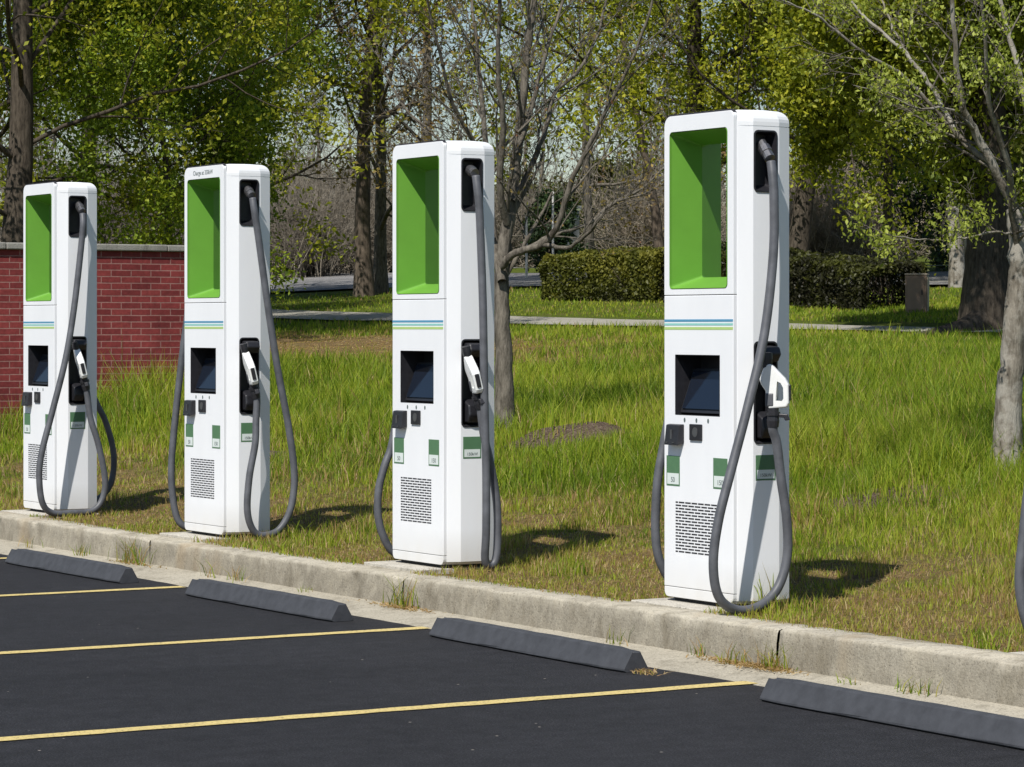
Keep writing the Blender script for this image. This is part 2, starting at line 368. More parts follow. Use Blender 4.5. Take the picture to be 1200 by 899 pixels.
# back ground under and behind the lot
me = MB().add([(-900, -900, -.35), (700, -900, -.35), (700, -.12, -.35), (-900, -.12, -.35)], [(0, 1, 2, 3)]).mesh()
tag(link('terrain', me, M['ground']), kind='structure')
# parking lot with a slightly ragged edge along the gutter
xs = np.arange(-60, 40, .12); edge = -.63+(fbm(xs*2.2, xs*0+3, 4)-.5)*.05+.016*(xs+2.7)*0
edge = np.where(xs > -12, -.665+.035*(xs+5)/5*.55+(fbm(xs*3, xs*0+3, 4)-.5)*.045, edge)
V = [(x, e, -.2) for x, e in zip(xs, edge)]+[(x, -70, -.2) for x in xs]; n = len(xs)
me = MB().add(V, [(i, n+i, n+i+1, i+1) for i in range(n-1)]).mesh('parking_lot')
tag(link('parking_lot', me, M['asphalt']), kind='structure')
me = MB().loft([[(x, -.33, -.162), (x, -.345, -.163), (x, -.60, -.1955), (x, -.9, -.235), (x, -.9, -.34), (x, -.33, -.34)] for x in (-60., 40.)]).mesh('gutter'); tag(link('gutter', me, M['gutter']), kind='structure')
# kerb
JO = [4.1, .785, -2.6, -5.9, -9.25, -12.5]
xs = ax((-60, -14, .5), (-14, 7, .02), (7, 40, .5)); xs = np.array(sorted([x for x in xs if min(abs(x-q) for q in JO) > .012]+[q+d for q in JO for d in (-.006, .006)])); prof = [(-.352, -.24), (-.346, -.15), (-.341, -.06), (-.338, -.017), (-.331, -.005), (-.318, .0), (-.22, .003), (-.14, .002), (-.12, -.02), (-.12, -.3)]
V = []
for j, (py_, pz_) in enumerate(prof):
    for x in xs:
        d = min(abs(x-q) for q in JO)
        g = (.010+.030*max(0, float(vnoise(x*40, j*.8, 77))-.35))*math.exp(-(d/.03)**2) if d < .08 else 0
        chip = max(0, float(vnoise(x*9, j*.9, 31))-.66)*.06 if 2 <= j <= 5 else 0
        w = (float(fbm(x*1.1, 1.5, 12))-.5)*.010
        V.append((x, py_+g+chip+w+(float(vnoise(x*14, j*2., 5))-.5)*.004, pz_-g*.6-chip*.8+(float(vnoise(x*11, j*3., 8))-.5)*.005+.012*math.sin(x*.37)))
n = len(xs); F = [(j*n+i, j*n+i+1, (j+1)*n+i+1, (j+1)*n+i) for j in range(len(prof)-1) for i in range(n-1) if not any(abs((xs[i]+xs[i+1])/2-q) < .004 for q in JO)]
me = MB().add(V, F).mesh('kerb', smooth=True); tag(link('kerb', me, M['kerb']), kind='structure')
# parking lines
def line(x, y1, y0=-6., w=.10, s=0):
    ys = np.arange(y0, y1, .05); L = []; R_ = []
    for y in ys:
        L.append((x-w/2+(float(vnoise(y*9, x, 41))-.5)*.014+s*(y+2), y, -.196)); R_.append((x+w/2+(float(vnoise(y*9, x, 43))-.5)*.014+s*(y+2), y, -.196))
    n = len(ys); me = MB().add(L+R_, [(i, n+i, n+i+1, i+1) for i in range(n-1)]).mesh(); tag(link('parking_line', me, M['line']), kind='structure')
for x, y in ((.97, -.56), (-1.78, -.64), (-4.59, -.69), (-7.16, -.74), (-9.9, -.74), (3.75, -.56)): line(x, y)
# ------------------------------------------------------------------ wheel stops
def stop_mesh(L=1.8):
    r = []
    for t in np.linspace(0, 1, 13):
        x = t*L; e = .012*(t in (0, 1))
        j = lambda k: (rnd.random()-.5)*.004
        r.append([(x, -.064+e, 0), (x, -.078+e+j(0), .008), (x, -.076+e+j(0), .016), (x, -.032+e, .092+j(1)), (x, -.018, .099-e+j(1)), (x, .018, .099-e+j(1)), (x, .032-e, .092), (x, .074-e, .016), (x, .078-e, .008), (x, .066-e, 0)])
    return MB().loft(r).mesh('wheel_stop', bevel=.004, seg=2)
sm = stop_mesh()
for x, y, rz, lab in ((-6.80, -.87, .004, 'grey wheel stop farthest left, below the leftmost charger'),
                      (-4.10, -.85, -.004, 'grey wheel stop below the second charger from the left'),
                      (-1.42, -.775, -.018, 'grey wheel stop in the middle, end face with dry moss, left of the nearest charger'),
                      (1.49, -.875, -.012, 'grey wheel stop nearest the camera, cut by the right edge of the photo')):
    o = link('wheel_stop', sm, M['stop']); o.location = (x, y, -.2); o.rotation_euler = (0, 0, rz)
    tag(o, lab, 'wheel stop', 'wheel stops along the kerb')
# ------------------------------------------------------------------ chargers
W, D, H = .58, .31, 2.35
OFF = (W/2, -D/2, 0)      # local corner coordinates -> coordinates about the base centre
white, green = M['white'], M['green']
plan = [(-W, 0), (0, 0), (.03, .08), (.03, .23), (0, .31), (-W, .31), (-W-.03, .23), (-W-.03, .08)]
cxp, cyp = -W/2, D/2
def pr(k, z): return [(cxp+(x-cxp)*k if False else (x-np.sign(x-cxp)*k), (y-np.sign(y-cyp)*k), z) for x, y in plan]
rings = [pr(.012, .03), pr(0, .045), pr(0, 2.29)]
for i in range(1, 7):
    a = math.pi/2*i/6; rings.append(pr(.05*(1-math.cos(a)), 2.29+.058*math.sin(a)))
body = MB().loft(rings)
body.v = [(x, y if y > .02 else y+.010, z) for x, y, z in body.v]
bme = body.mesh('body')
oz0, oz1 = 1.512, 2.262; ox0, ox1 = -W+.052, -.052
front_r = rrect(ox0, ox1, oz0, oz1, .018); mid_r = rrect(ox0+.032, ox1-.032, oz0+.055, oz1-.055, .012); back_r = rrect(ox0-.030, ox1+.030, oz0, oz1, .018)
def hour(e):   # hourglass opening grown by e
    f = rrect(ox0-e, ox1+e, oz0-e, oz1+e, .018+e); m = rrect(ox0+.032-e, ox1-.032+e, oz0+.055-e, oz1-.055+e, .012+e)
    return f, m
f3, m3 = hour(.004); b3 = rrect(ox0-.034, ox1+.034, oz0-.004, oz1+.004, .022)
cut = [MB().loft([ring(f3, -.03), ring(f3, 0), ring(m3, D/2), ring(b3, D), ring(b3, D+.03)]).mesh()]
sx0, sx1, sz0, sz1 = -.483, -.11, .905, 1.195
cut.append(MB().box(sx0, sx1, -.05, .14, sz0, sz1).mesh())
def side_pocket(y0, y1, z0, z1, x0, x1, r=.018):   # rounded pocket cut in the right or left face
    P = rrect(y0, y1, z0, z1, r); return [[(x, y, z) for y, z in P] for x in (x0, x1)]
for sgn in (1, -1):
    X = lambda x: x if sgn > 0 else -W-x
    cut.append(MB().loft(side_pocket(.088, .212, 1.965, 2.245, X(-.045), X(.06))).mesh())
    cut.append(MB().loft(side_pocket(.088, .212, .785, 1.255, X(-.06), X(.06))).mesh())
# seam of the top cap (a real 3 mm groove)
sg = MB(); sg.loft([[(x, y, z) for x, y, _ in pr(-.03, 0)] for z in (2.268, 2.2715)]); inner = [(x, y, 0) for x, y, _ in pr(.004, 0)]
n8 = 8; sgm = MB()
o_, i_ = pr(-.03, 0), pr(.003, 0)
Vv = [(x, y, 2.268) for x, y, _ in o_]+[(x, y, 2.268) for x, y, _ in i_]+[(x, y, 2.2712) for x, y, _ in o_]+[(x, y, 2.2712) for x, y, _ in i_]
Ff = []
for i in range(8):
    j = (i+1) % 8; Ff += [(i, j, 8+j, 8+i), (16+i, 24+i, 24+j, 16+j), (i, 16+i, 16+j, j), (8+i, 8+j, 24+j, 24+i)]
cut.append(sgm.add(Vv, Ff).mesh())
body_me = boolean(bme, cut)
body_me.transform(Matrix.Translation(OFF))
# front panels
def panel(P, y0=-.012, y1=.011, cutters=()):
    m = MB().loft([ring(P, y0), ring(P, y1)]).mesh(bevel=.003, seg=2, ang=1.2)
    if cutters: m = boolean(m, cutters)
    m.transform(Matrix.Translation(OFF)); return m
up = panel(rrect(-W+.004, -.002, 1.481, H-.008, (.002, .002, .03, .05), 7), cutters=[MB().loft([ring(f3, -.03), ring(f3, .03)]).mesh()])
lo = panel(rrect(-W+.004, -.002, .079, 1.4775, .002, 2), cutters=[MB().box(sx0, sx1, -.05, .1, sz0, sz1).mesh()])
kick = panel(rrect(-W+.006, -.003, .028, .0765, (.03, .03, .002, .002), 5))
gas = MB().loft([ring(rrect(-W-.002, -.006, .03, H+.0005, (.03, .03, .034, .056), 7), y) for y in (-.006, .012)]).mesh()
gas = boolean(gas, [MB().loft([ring(f3, -.05), ring(f3, .05)]).mesh(), MB().box(sx0+.002, sx1-.002, -.05, .05, sz0+.002, sz1-.002).mesh()]); gas.transform(Matrix.Translation(OFF))
lin = MB().loft([ring(front_r, -.0145), ring(front_r, 0), ring(mid_r, D/2), ring(back_r, D)], False, False).mesh(off=OFF)
# display cavity + tilted display
cav = MB(); c0 = [(sx0+.002, -.010), (sx1-.002, -.010)]
a0, a1, b0, b1 = sx0+.002, sx1-.002, sz0+.002, sz1-.002
cav.add([(a0,-.0135,b0),(a1,-.0135,b0),(a1,-.0135,b1),(a0,-.0135,b1),(a0+.004,.135,b0+.004),(a1-.004,.135,b0+.004),(a1-.004,.135,b1-.004),(a0+.004,.135,b1-.004)],
        [(0,1,5,4),(1,2,6,5),(2,3,7,6),(3,0,4,7),(4,5,6,7)])
cav_me = cav.mesh(off=OFF)
def slab(x0, x1, p0, p1, t):   # sheet from (y,z)=p0 to p1 with thickness t behind
    dy, dz = p1[0]-p0[0], p1[1]-p0[1]; l = math.hypot(dy, dz); ny_, nz_ = dz/l*t, -dy/l*t
    return [(x0, *p0), (x1, *p0), (x1, *p1), (x0, *p1), (x0, p0[0]+ny_, p0[1]+nz_), (x1, p0[0]+ny_, p0[1]+nz_), (x1, p1[0]+ny_, p1[1]+nz_), (x0, p1[0]+ny_, p1[1]+nz_)], [(0,3,2,1),(4,5,6,7),(0,1,5,4),(1,2,6,5),(2,3,7,6),(3,0,4,7)]
bez_me = MB().add(*slab(a0+.005, a1-.005, (.012, sz0+.012), (.092, sz0+.225), .012)).mesh(bevel=.002, off=OFF)
disp_me = MB().add(*slab(a0+.022, a1-.022, (.0165, sz0+.030), (.0845, sz0+.211), .004)).mesh(off=OFF)
# shift the display slightly proud of its bezel
disp_me.transform(Matrix.Translation((0, -.005, .002)))
def text_mesh(s, size, ext=.0006):
    c = bpy.data.curves.new('t', 'FONT'); c.body = s; c.size = size; c.extrude = ext; c.align_x = 'CENTER'; c.align_y = 'CENTER'
    o = bpy.data.objects.new('t', c); COL.objects.link(o); dg = bpy.context.evaluated_depsgraph_get(); dg.update()
    m = bpy.data.meshes.new_from_object(o.evaluated_get(dg)); bpy.data.objects.remove(o); return m
FRONT = Matrix.Rotation(math.radians(90), 4, 'X')
SIDE = Matrix.Rotation(math.radians(90), 4, 'Z') @ FRONT
def label_parts(root, x0, x1, z0, z1, txt, side=False, sgn=1):
    lw = z1-z0
    def bx(a, b, c, d, t0, t1):
        if side:
            X = (.03, .03) if sgn > 0 else (-W-.03, -W-.03)
            return MB().box(min(X[0]+sgn*t0, X[0]+sgn*t1), max(X[0]+sgn*t0, X[0]+sgn*t1), a, b, c, d)
        return MB().box(a, b, -.012-t1, -.012-t0, c, d)
    L = bx(x0, x1, z0, z1, -.001, .0012).build('label', M['lab_green'], root, off=OFF)
    bx(x0+.007, x1-.007, z0+.008, z0+lw*.42, .0012, .002).build('label_field', M['lab_white'], L, off=OFF)
    t = text_mesh(txt, .034 if len(txt) < 4 else .023)
    c = ((x0+x1)/2, z0+lw*.20)
    if side: t.transform(Matrix.Translation(((.0323 if sgn > 0 else -W-.0323)+OFF[0], c[0]+OFF[1], c[1])) @ (SIDE if sgn > 0 else Matrix.Rotation(math.pi, 4, 'Z') @ SIDE))
    else: t.transform(Matrix.Translation((c[0]+OFF[0], -.0143+OFF[1], c[1])) @ FRONT)
    link('label_text', t, M['ink'], L)
# vent: real dashes
v = MB(); rows = 17; z = .250
for r_ in range(rows):
    zz = z+r_*(.236/(rows-1)); x = -.478+(0 if r_ % 2 else .027)
    if r_ % 2 == 0: v.box(-.478, -.478+.0195, -.0128, -.011, zz-.0036, zz+.0036)
    while x < -.14:
        x1 = min(x+.0465, -.135); v.box(x, x1, -.0128, -.011, zz-.0036, zz+.0036); x += .054
vent_me = v.mesh(off=OFF)
stripes = [(1.3525, 1.3640, 'sblue'), (1.3350, 1.3455, 'steal'), (1.3145, 1.3275, 'sgreen')]
stripe_me = [MB().box(-W+.006, -.004, -.0130, -.011, a, b).mesh(off=OFF) for a, b, _ in stripes]
reader_me = MB().add([(-.525,-.012,.772),(-.405,-.012,.772),(-.405,-.012,.862),(-.525,-.012,.862),(-.52,-.052,.76),(-.41,-.052,.76),(-.41,-.040,.858),(-.52,-.040,.858)],
                     [(0,1,2,3),(4,5,6,7),(0,1,5,4),(1,2,6,5),(2,3,7,6),(3,0,4,7)]).mesh(bevel=.004, off=OFF)
slot_me = MB().box(-.472, -.458, -.0500, -.046, .79, .835).mesh(off=OFF); led_me = [MB().box(a_, a_+.015, -.0545, -.048, .772, .776).mesh(off=OFF) for a_ in (-.505, -.450)]
key_me = MB().box(-.352, -.252, -.022, -.011, .787, .865).mesh(bevel=.004, off=OFF)
icon = MB()
icon.loft([[( -.302+.022*math.cos(a), y, .827+.024*math.sin(a)) for a in np.linspace(0, 2*math.pi, 13)[:-1]] for y in (-.0235, -.021)])
icon_me = icon.mesh(off=OFF)
mk_me = []
for cx_ in (-.402, -.303, -.206):
    mk = MB(); mk.loft([[(cx_+.008*math.cos(a), y, .882+.012*math.sin(a)) for a in np.linspace(0, 2*math.pi, 9)[:-1]] for y in (-.0127, -.011)]); mk_me.append(mk.mesh(off=OFF))
def pocket_me(sgn, y0, y1, z0, z1, depth, rim=.006):
    X = lambda x: x if sgn > 0 else -W-x
    P0 = rrect(y0-rim, y1+rim, z0-rim, z1+rim, .024); P1 = rrect(y0+.002, y1-.002, z0+.002, z1-.002, .017); P2 = rrect(y0+.014, y1-.012, z0+.03, z1-.01, .012)
    R = [[(X(x), y, z) for y, z in P] for x, P in ((.0295, P0), (.034, P0), (.034, P1), (-depth, P2))]
    return MB().loft(R, False, True).mesh(off=OFF)
def hood_me(sgn, part):
    X = lambda x: x if sgn > 0 else -W-x
    if part == 'hood': m = MB().loft([[(X(x), y, z) for x, z in ((.0, 1.243), (.085, 1.235), (.10, 1.20), (.075, 1.165), (.0, 1.15))] for y in (.104, .196)])
    else: m = MB().loft([[(X(x), y, z) for x, z in ((-.02, .80), (.045, .805), (.07, .845), (.06, .90), (.0, .93), (-.02, .93))] for y in (.112, .188)])
    return m.mesh(bevel=.01, seg=3, off=OFF)
def gland(sgn, p0, p1):
    P = np.array([p0, p1]); d = (P[1]-P[0]); pts = np.array([P[0]+d*t for t in (0, .3, .32, .65, .67, 1.)])
    V, Fz = tube(pts, [.024, .024, .03, .03, .026, .026], 14); return MB().add(V, Fz).mesh(off=OFF, smooth=False)
# connector: white D-handled body with black nozzle, trigger and strain relief (local: +u out, z up, origin = cable exit)
def connector(root, pos, ang, lean):
    prof = [(-.022, 0), (.080, .008), (.092, .028), (.090, .115), (.072, .142), (.030, .178), (-.004, .208), (-.030, .214), (-.052, .190), (-.074, .135), (-.062, .112), (-.040, .085)]
    hole = [(.018, .040), (.052, .036), (.062, .050), (.060, .100), (.046, .122), (.026, .130)]
    prof = [(u*.84, z) for u, z in prof]; hole = [(u*.84, z) for u, z in hole]
    m = MB().loft([[(u, v_, z) for u, z in prof] for v_ in (-.023, .023)]).mesh(bevel=.009, seg=3)
    m = boolean(m, [MB().loft([[(u, v_, z) for u, z in hole] for v_ in (-.05, .05)]).mesh()])
    T = Matrix.Translation((pos[0]+OFF[0], pos[1]+OFF[1], pos[2])) @ Matrix.Rotation(lean, 4, 'X') @ Matrix.Rotation(ang, 4, 'Z')
    m.transform(T); o = link('connector', m, M['ptitle'], root)
    def sub(name, mesh, mat): mesh.transform(T); return link(name, mesh, mat, o)
    sub('nozzle', MB().loft([[(-.030+.028*math.cos(a)*k, .024*math.sin(a)*k, z) for a in np.linspace(0, 2*math.pi, 13)[:-1]] for z, k in ((.180, .9), (.235, 1.05), (.262, 1.0), (.265, .7))]).mesh(), M['black'])
    sub('barrel_shade', MB().box(-.034, .006, -.0255, .0255, .012, .075).mesh(bevel=.006), M['cable'])  # grey block standing in for shade on the side of the barrel
    sub('trigger', MB().box(.070, .084, -.012, .012, .040, .115).mesh(bevel=.005), M['black'])
    sr = MB(); V, Fz = tube(np.array([(0.0, 0, .004), (0, 0, -.012), (0, 0, -.014), (0, 0, -.03), (0, 0, -.032), (.0, 0, -.055), (0, 0, -.085)]), [.027, .027, .034, .034, .028, .030, .026], 14); sr.add(V, Fz)
    sub('strain_relief', sr.mesh(), M['black'])
    sub('latch', MB().loft([[(.018, y, -.020), (.070, y, -.024), (.080, y, -.050), (.058, y, -.054), (.052, y, -.040), (.018, y, -.038)] for y in (-.012, .012)]).mesh(bevel=.003), M['black'])
    return T
def build_shell(name, loc):
    r = empty(name, loc)
    b = link('body', body_me, white, r)
    link('front_panel', up, white, r); link('front_panel', lo, white, r); link('kick_panel', kick, white, r)
    link('panel_gasket', gas, M['dark'], r); link('recess_lining', lin, green, r)
    link('display_housing', cav_me, M['black'], r); q = link('display', bez_me, M['black'], r); link('display_glass', disp_me, M['screen'], q)
    for (a, b_, c), m in zip(stripes, stripe_me): link('stripe', m, M[c], r)
    link('vent_grille', vent_me, M['dark'], r)
    q = link('card_reader', reader_me, M['black'], r); link('card_slot', slot_me, M['metal'], q); [link('indicator', q_, M['metal'], q) for q_ in led_me]
    q = link('contactless_pad', key_me, M['black'], r); link('pad_symbol', icon_me, M['metal'], q)
    [link('button_mark', q_, M['ink'], r) for q_ in mk_me]
    MB().box(-W+.03, -.03, .03, .28, 0.0, .034).build('plinth', M['dark'], r, off=OFF)
    return r
pk = {(s, k): pocket_me(s, .088, .212, *a) for s in (1, -1) for k, a in (('u', (1.965, 2.245, .038)), ('l', (.785, 1.255, .052)))}
hd = {(s, k): hood_me(s, k) for s in (1, -1) for k in ('hood', 'cradle')}
for a in (rings,): pass
LAB = 'white charging station, '
cable_R = {
'A': [(.09,.164,2.12),(.115,.156,2.045),(.12,.139,1.884),(.14,.079,1.465),(.16,.007,1.107),(.17,-.093,.751),(.18,-.179,.456),(.18,-.198,.279),(.18,-.173,.101),(.16,-.089,.03),(.15,.062,.026),(.15,.21,.035),(.15,.288,.115),(.15,.307,.265),(.14,.26,.505),(.12,.21,.686),(.10,.180,.80)],
'B': [(.09,.145,2.13),(.11,.148,2.05),(.12,.172,1.876),(.14,.227,1.45),(.15,.287,1.077),(.16,.36,.703),(.17,.396,.403),(.17,.372,.195),(.16,.3,.065),(.16,.205,.030),(.15,.127,.052),(.15,.08,.177),(.14,.097,.388),(.13,.143,.599),(.11,.159,.747),(.10,.158,.85)],
'C': [(.09,.139,2.15),(.11,.138,2.07),(.12,.145,1.946),(.13,.156,1.574),(.15,.152,1.296),(.16,.154,.865),(.17,.157,.545),(.18,.151,.226),(.17,.15,.07),(.16,.181,.028),(.16,.222,.055),(.15,.241,.179),(.14,.242,.365),(.13,.21,.574),(.11,.178,.737),(.10,.152,.85)],
'D': [(.085,.142,2.10),(.105,.137,2.03),(.12,.134,1.92),(.13,.122,1.659),(.15,.058,1.301),(.17,-.044,.986),(.19,-.159,.674),(.20,-.238,.442),(.20,-.267,.248),(.19,-.231,.095),(.17,-.121,.026),(.15,.019,.030),(.14,.134,.103),(.14,.193,.245),(.14,.193,.424),(.13,.166,.624),(.12,.150,.783),(.12,.150,.84)]}
cable_L = {
'A': [(-.69,.155,2.10),(-.70,.20,1.8),(-.72,.34,1.4),(-.73,.50,1.05),(-.73,.614,.782),(-.73,.695,.624),(-.73,.756,.403),(-.73,.743,.20),(-.73,.66,.08),(-.73,.52,.035),(-.73,.36,.05),(-.73,.26,.16),(-.72,.2,.40),(-.70,.165,.65),(-.69,.15,.80)],
'B': [(-.69,.15,2.12),(-.70,.13,1.9),(-.72,.09,1.5),(-.73,.053,1.206),(-.735,.01,.849),(-.74,-.026,.464),(-.74,-.02,.244),(-.73,.01,.09),(-.72,.075,.03),(-.72,.17,.035),(-.72,.25,.12),(-.72,.27,.3),(-.71,.22,.55),(-.69,.17,.74),(-.68,.15,.84)],
'C': [(-.69,.15,2.12),(-.70,.15,1.9),(-.71,.14,1.5),(-.72,.12,1.0),(-.73,.073,.674),(-.73,.024,.545),(-.73,-.015,.41),(-.73,-.02,.261),(-.73,.013,.144),(-.73,.07,.055),(-.73,.15,.03),(-.73,.23,.08),(-.72,.26,.25),(-.71,.22,.5),(-.69,.17,.74),(-.68,.15,.84)],
'D': [(-.69,.15,2.12),(-.70,.16,1.9),(-.71,.16,1.5),(-.72,.13,1.0),(-.73,.09,.756),(-.73,.055,.589),(-.73,.04,.381),(-.73,.05,.235),(-.73,.09,.137),(-.73,.16,.05),(-.73,.24,.05),(-.73,.29,.15),(-.72,.28,.35),(-.71,.23,.58),(-.69,.17,.75),(-.68,.15,.84)]}
cable_R['E'] = cable_R['C']; cable_L['E'] = [(-.69,.15,2.12),(-.70,.14,1.9),(-.71,.12,1.5),(-.72,.08,1.0),(-.73,.04,.65),(-.73,.012,.45),(-.73,-.006,.29),(-.73,.017,.157),(-.73,.07,.055),(-.73,.15,.03),(-.73,.23,.08),(-.72,.26,.25),(-.71,.22,.5),(-.69,.17,.74),(-.68,.15,.84)]
info = [('A', -8.21, 'leftmost of the row, in front of the brick wall'),
        ('B', -5.477, 'second from left, small print above its green recess'),
        ('C', -2.72, 'third from left, in front of the bare grey tree'),
        ('D', 0., 'nearest and tallest in view, connector handle turned outward'),
        ('E', 2.74, 'mostly outside the right edge, only its left cable showing')]
for key, a, lab in info:
    r = build_shell('charging_station', (a-W/2, D/2, .012)); r.location.z = .0
    tag(r, LAB+lab, 'charging station', 'charging stations in a row on the grass verge')
    for s in (1, -1):
        link('cable_socket', pk[(s, 'u')], M['black'], r); q = link('holster', pk[(s, 'l')], M['black'], r); link('holster_hood', hd[(s, 'hood')], M['black'], q); link('holster_cradle', hd[(s, 'cradle')], M['black'], q)
        pts = (cable_R if s > 0 else cable_L)[key]
        g0 = (.0 if s > 0 else -W, pts[0][1]+.004, 2.195)
        link('cable_gland', gland(s, g0, (pts[0][0]*.9 if s > 0 else -W-.0-(abs(pts[0][0]+W))*.9, pts[0][1], pts[0][2]+.015)), M['metal'], r)
        e = pts[-1]
        if s > 0:
            ang = math.radians(46 if key == 'D' else -14); lean = math.radians(0 if key == 'D' else 14)
            T = connector(r, (e[0], e[1]-(.022 if key == 'D' else .012), .965 if key != 'D' else .945), ang, lean)
        else: T = connector(r, (e[0], e[1], .95), math.radians(168), math.radians(6))
        q0 = T @ Vector((0, 0, -.06)); q1 = T @ Vector((0, 0, -.10))
        pts = [p for p in pts if p[2] > 1. or p[2] < .80 or pts.index(p) < 6]+[(q1[0]-OFF[0], q1[1]-OFF[1], q1[2]), (q0[0]-OFF[0], q0[1]-OFF[1], q0[2])]
        V, Fz = tube(catmull(pts, 8), .0222, 14)
        MB().add(V, Fz).build('charging_cable', M['cable'], r, off=OFF, smooth=True)
    label_parts(r, -.555, -.443, .563, .708, '50'); label_parts(r, -.163, -.048, .565, .71, '150')
    label_parts(r, .094, .208, .608, .727, '150kW', True, 1)
    if key == 'B':
        t = text_mesh('Charge at 350kW', .040); t.transform(Matrix.Translation((-.30+OFF[0], -.0125+OFF[1], 2.302)) @ FRONT); link('print', t, M['ink'], r)
    me = MB().box(a-.66, a-.01, -.150, .33, -.12, .008).mesh(bevel=.004); tag(link('equipment_pad', me, M['pad']), kind='structure')
# ------------------------------------------------------------------ brick wall
WX = -17.4
w = empty('brick_wall', (WX-.1, 3.4, .3)); tag(w, 'low red brick wall with grey stone cap behind the two left chargers', 'wall')
def lo_(x0, x1, y0, y1, z0, z1): return MB().box(x0-WX+.1, x1-WX+.1, y0-3.4, y1-3.4, z0-.3, z1-.3)
m = lo_(WX-.22, WX, .6, 5.9, -.2, 2.115); m.build('brickwork', M['brick'], w)
lo_(WX-5, WX-.222, 5.68, 5.9, .2, 2.115).build('brickwork', M['brick'], w)
for k in range(6):
    y0 = .55+k*.9; y1 = min(y0+.894, 5.96); lo_(WX-.29, WX+.045, y0, y1, 2.117, 2.185+.004*rnd.random()).build('cap_stone', M['cap'], w, bevel=.012, seg=2)
for k in range(5): lo_(WX-5+k*.942, WX-5+k*.942+.936, 5.62, 5.96, 2.117, 2.185).build('cap_stone', M['cap'], w, bevel=.012, seg=2)
# ------------------------------------------------------------------ path and road
def strip(name, near, far, mat, lift=.02, n=160):
    xs = np.linspace(near[0][0], near[-1][0], n)
    a = np.interp(xs, [p[0] for p in near], [p[1] for p in near]); b = np.interp(xs, [p[0] for p in far], [p[1] for p in far])
    V = []; K = 7
    for x, y0, y1 in zip(xs, a, b):
        for k in range(K): y = y0+(y1-y0)*k/(K-1); V.append((x, y, float(hfull(x, y))+lift))
    F = [(i*K+k, (i+1)*K+k, (i+1)*K+k+1, i*K+k+1) for i in range(n-1) for k in range(K-1)]
    tag(link(name, MB().add(V, F).mesh(smooth=True), mat), kind='structure')
strip('path', [(-90, 15.6), (-45, 15.3), (-34, 15.1), (-19, 15.2), (-8, 15.3), (30, 15.4)], [(-90, 18.0), (-45, 17.4), (-34, 16.5), (-24, 16.2), (-19, 15.95), (-8, 16.0), (30, 16.1)], M['path'], .03, 240)
strip('road', [(-120, 17.5), (-60, 18.2), (-49, 20.2), (-46.5, 21.4), (-45, 23.2), (-30, 24.6), (0, 26), (40, 27)], [(-120, 33), (-60, 31), (-46, 30), (-30, 30), (0, 31), (40, 32)], M['road'], .04, 240)
strip('kerb_strip', [(-120, 17.35), (-60, 18.05), (-49, 20.05), (-46.5, 21.2), (-45, 23.0), (-30, 24.4), (0, 25.8), (40, 26.8)], [(-120, 17.5), (-60, 18.2), (-49, 20.2), (-46.5, 21.4), (-45, 23.2), (-30, 24.6), (0, 26), (40, 27)], M['path'], .10, 240)
strip('kerb_strip', [(-120, 33), (-60, 31), (-46, 30), (-30, 30), (0, 31), (40, 32)], [(-120, 33.3), (-60, 31.3), (-46, 30.3), (-30, 30.3), (0, 31.3), (40, 32.3)], M['path'], .16, 240)
# ------------------------------------------------------------------ trees
def norm(a): return a/(np.linalg.norm(a, axis=-1, keepdims=True)+1e-9)
def grow(rs, S, Dv, L, R, n, wob, up, taper=.25):
    """S,Dv (B,3), L,R (B) -> P (B,n+1,3), RR"""
    B = len(S); P = np.zeros((B, n+1, 3)); P[:, 0] = S; d = norm(Dv); step = (L/n)[:, None]
    for k in range(n):
        d = norm(d+rs.normal(0, wob, (B, 3))+np.array([0, 0, up])); P[:, k+1] = P[:, k]+d*step
    t = np.linspace(0, 1, n+1)[None]; return P, R[:, None]*(1-t*(1-taper))
def spawn(rs, P, RR, m, tmin, ang, rr, lr, Lp):
    B, n1, _ = P.shape; n = n1-1
    t = tmin+(1-tmin)*((np.arange(m)[None]+rs.random((B, m)))/m); t = np.clip(t, 0, .999)
    k = (t*n).astype(int); f = (t*n-k)[..., None]; bi = np.arange(B)[:, None]
    S = P[bi, k]*(1-f)+P[bi, k+1]*f; d = norm(P[bi, k+1]-P[bi, k]); r = RR[bi, k]*(1-f[..., 0])+RR[bi, k+1]*f[..., 0]
    x = norm(np.cross(d, rs.normal(size=d.shape))); a = np.radians(rs.normal(ang, 10, t.shape))[..., None]
    D2 = d*np.cos(a)+x*np.sin(a); L2 = (Lp[:, None]*lr*(1-.45*(t-tmin)/(1-tmin))*rs.uniform(.7, 1.2, t.shape))
    return S.reshape(-1, 3), D2.reshape(-1, 3), L2.ravel(), (r*rr).ravel()
def leaves_mesh(rs, P, per, size, spread, droop=.2, tint_mu=.5, shape=.42):
    B, n1, _ = P.shape; k = rs.integers(1, n1, (B, per)); c = P[np.arange(B)[:, None], k].reshape(-1, 3)+rs.normal(0, spread, (B*per, 3))
    n = len(c); ct = np.repeat(rs.normal(0, .16, B), per)
    a = norm(rs.normal(size=(n, 3))+np.array([0, 0, -droop])); b = norm(np.cross(a, rs.normal(size=(n, 3)))); s = size*rs.uniform(.6, 1.35, (n, 1))
    nn = np.cross(a, b)*s*.18
    V = np.stack([c-a*s, c+b*s*shape*2*.6+nn, c+a*s, c-b*s*shape*2*.6+nn], 1).reshape(-1, 3)
    F = np.arange(n*4).reshape(-1, 4); tint = np.clip(tint_mu+ct+rs.normal(0, .14, n), 0, 1)
    return V, F, np.repeat(tint, 4)
def merge(parts):
    Vs, Fs, o = [], [], 0
    for V, Fz in parts: Vs.append(V); Fs.append(Fz+o); o += len(V)
    return np.concatenate(Vs), Fs
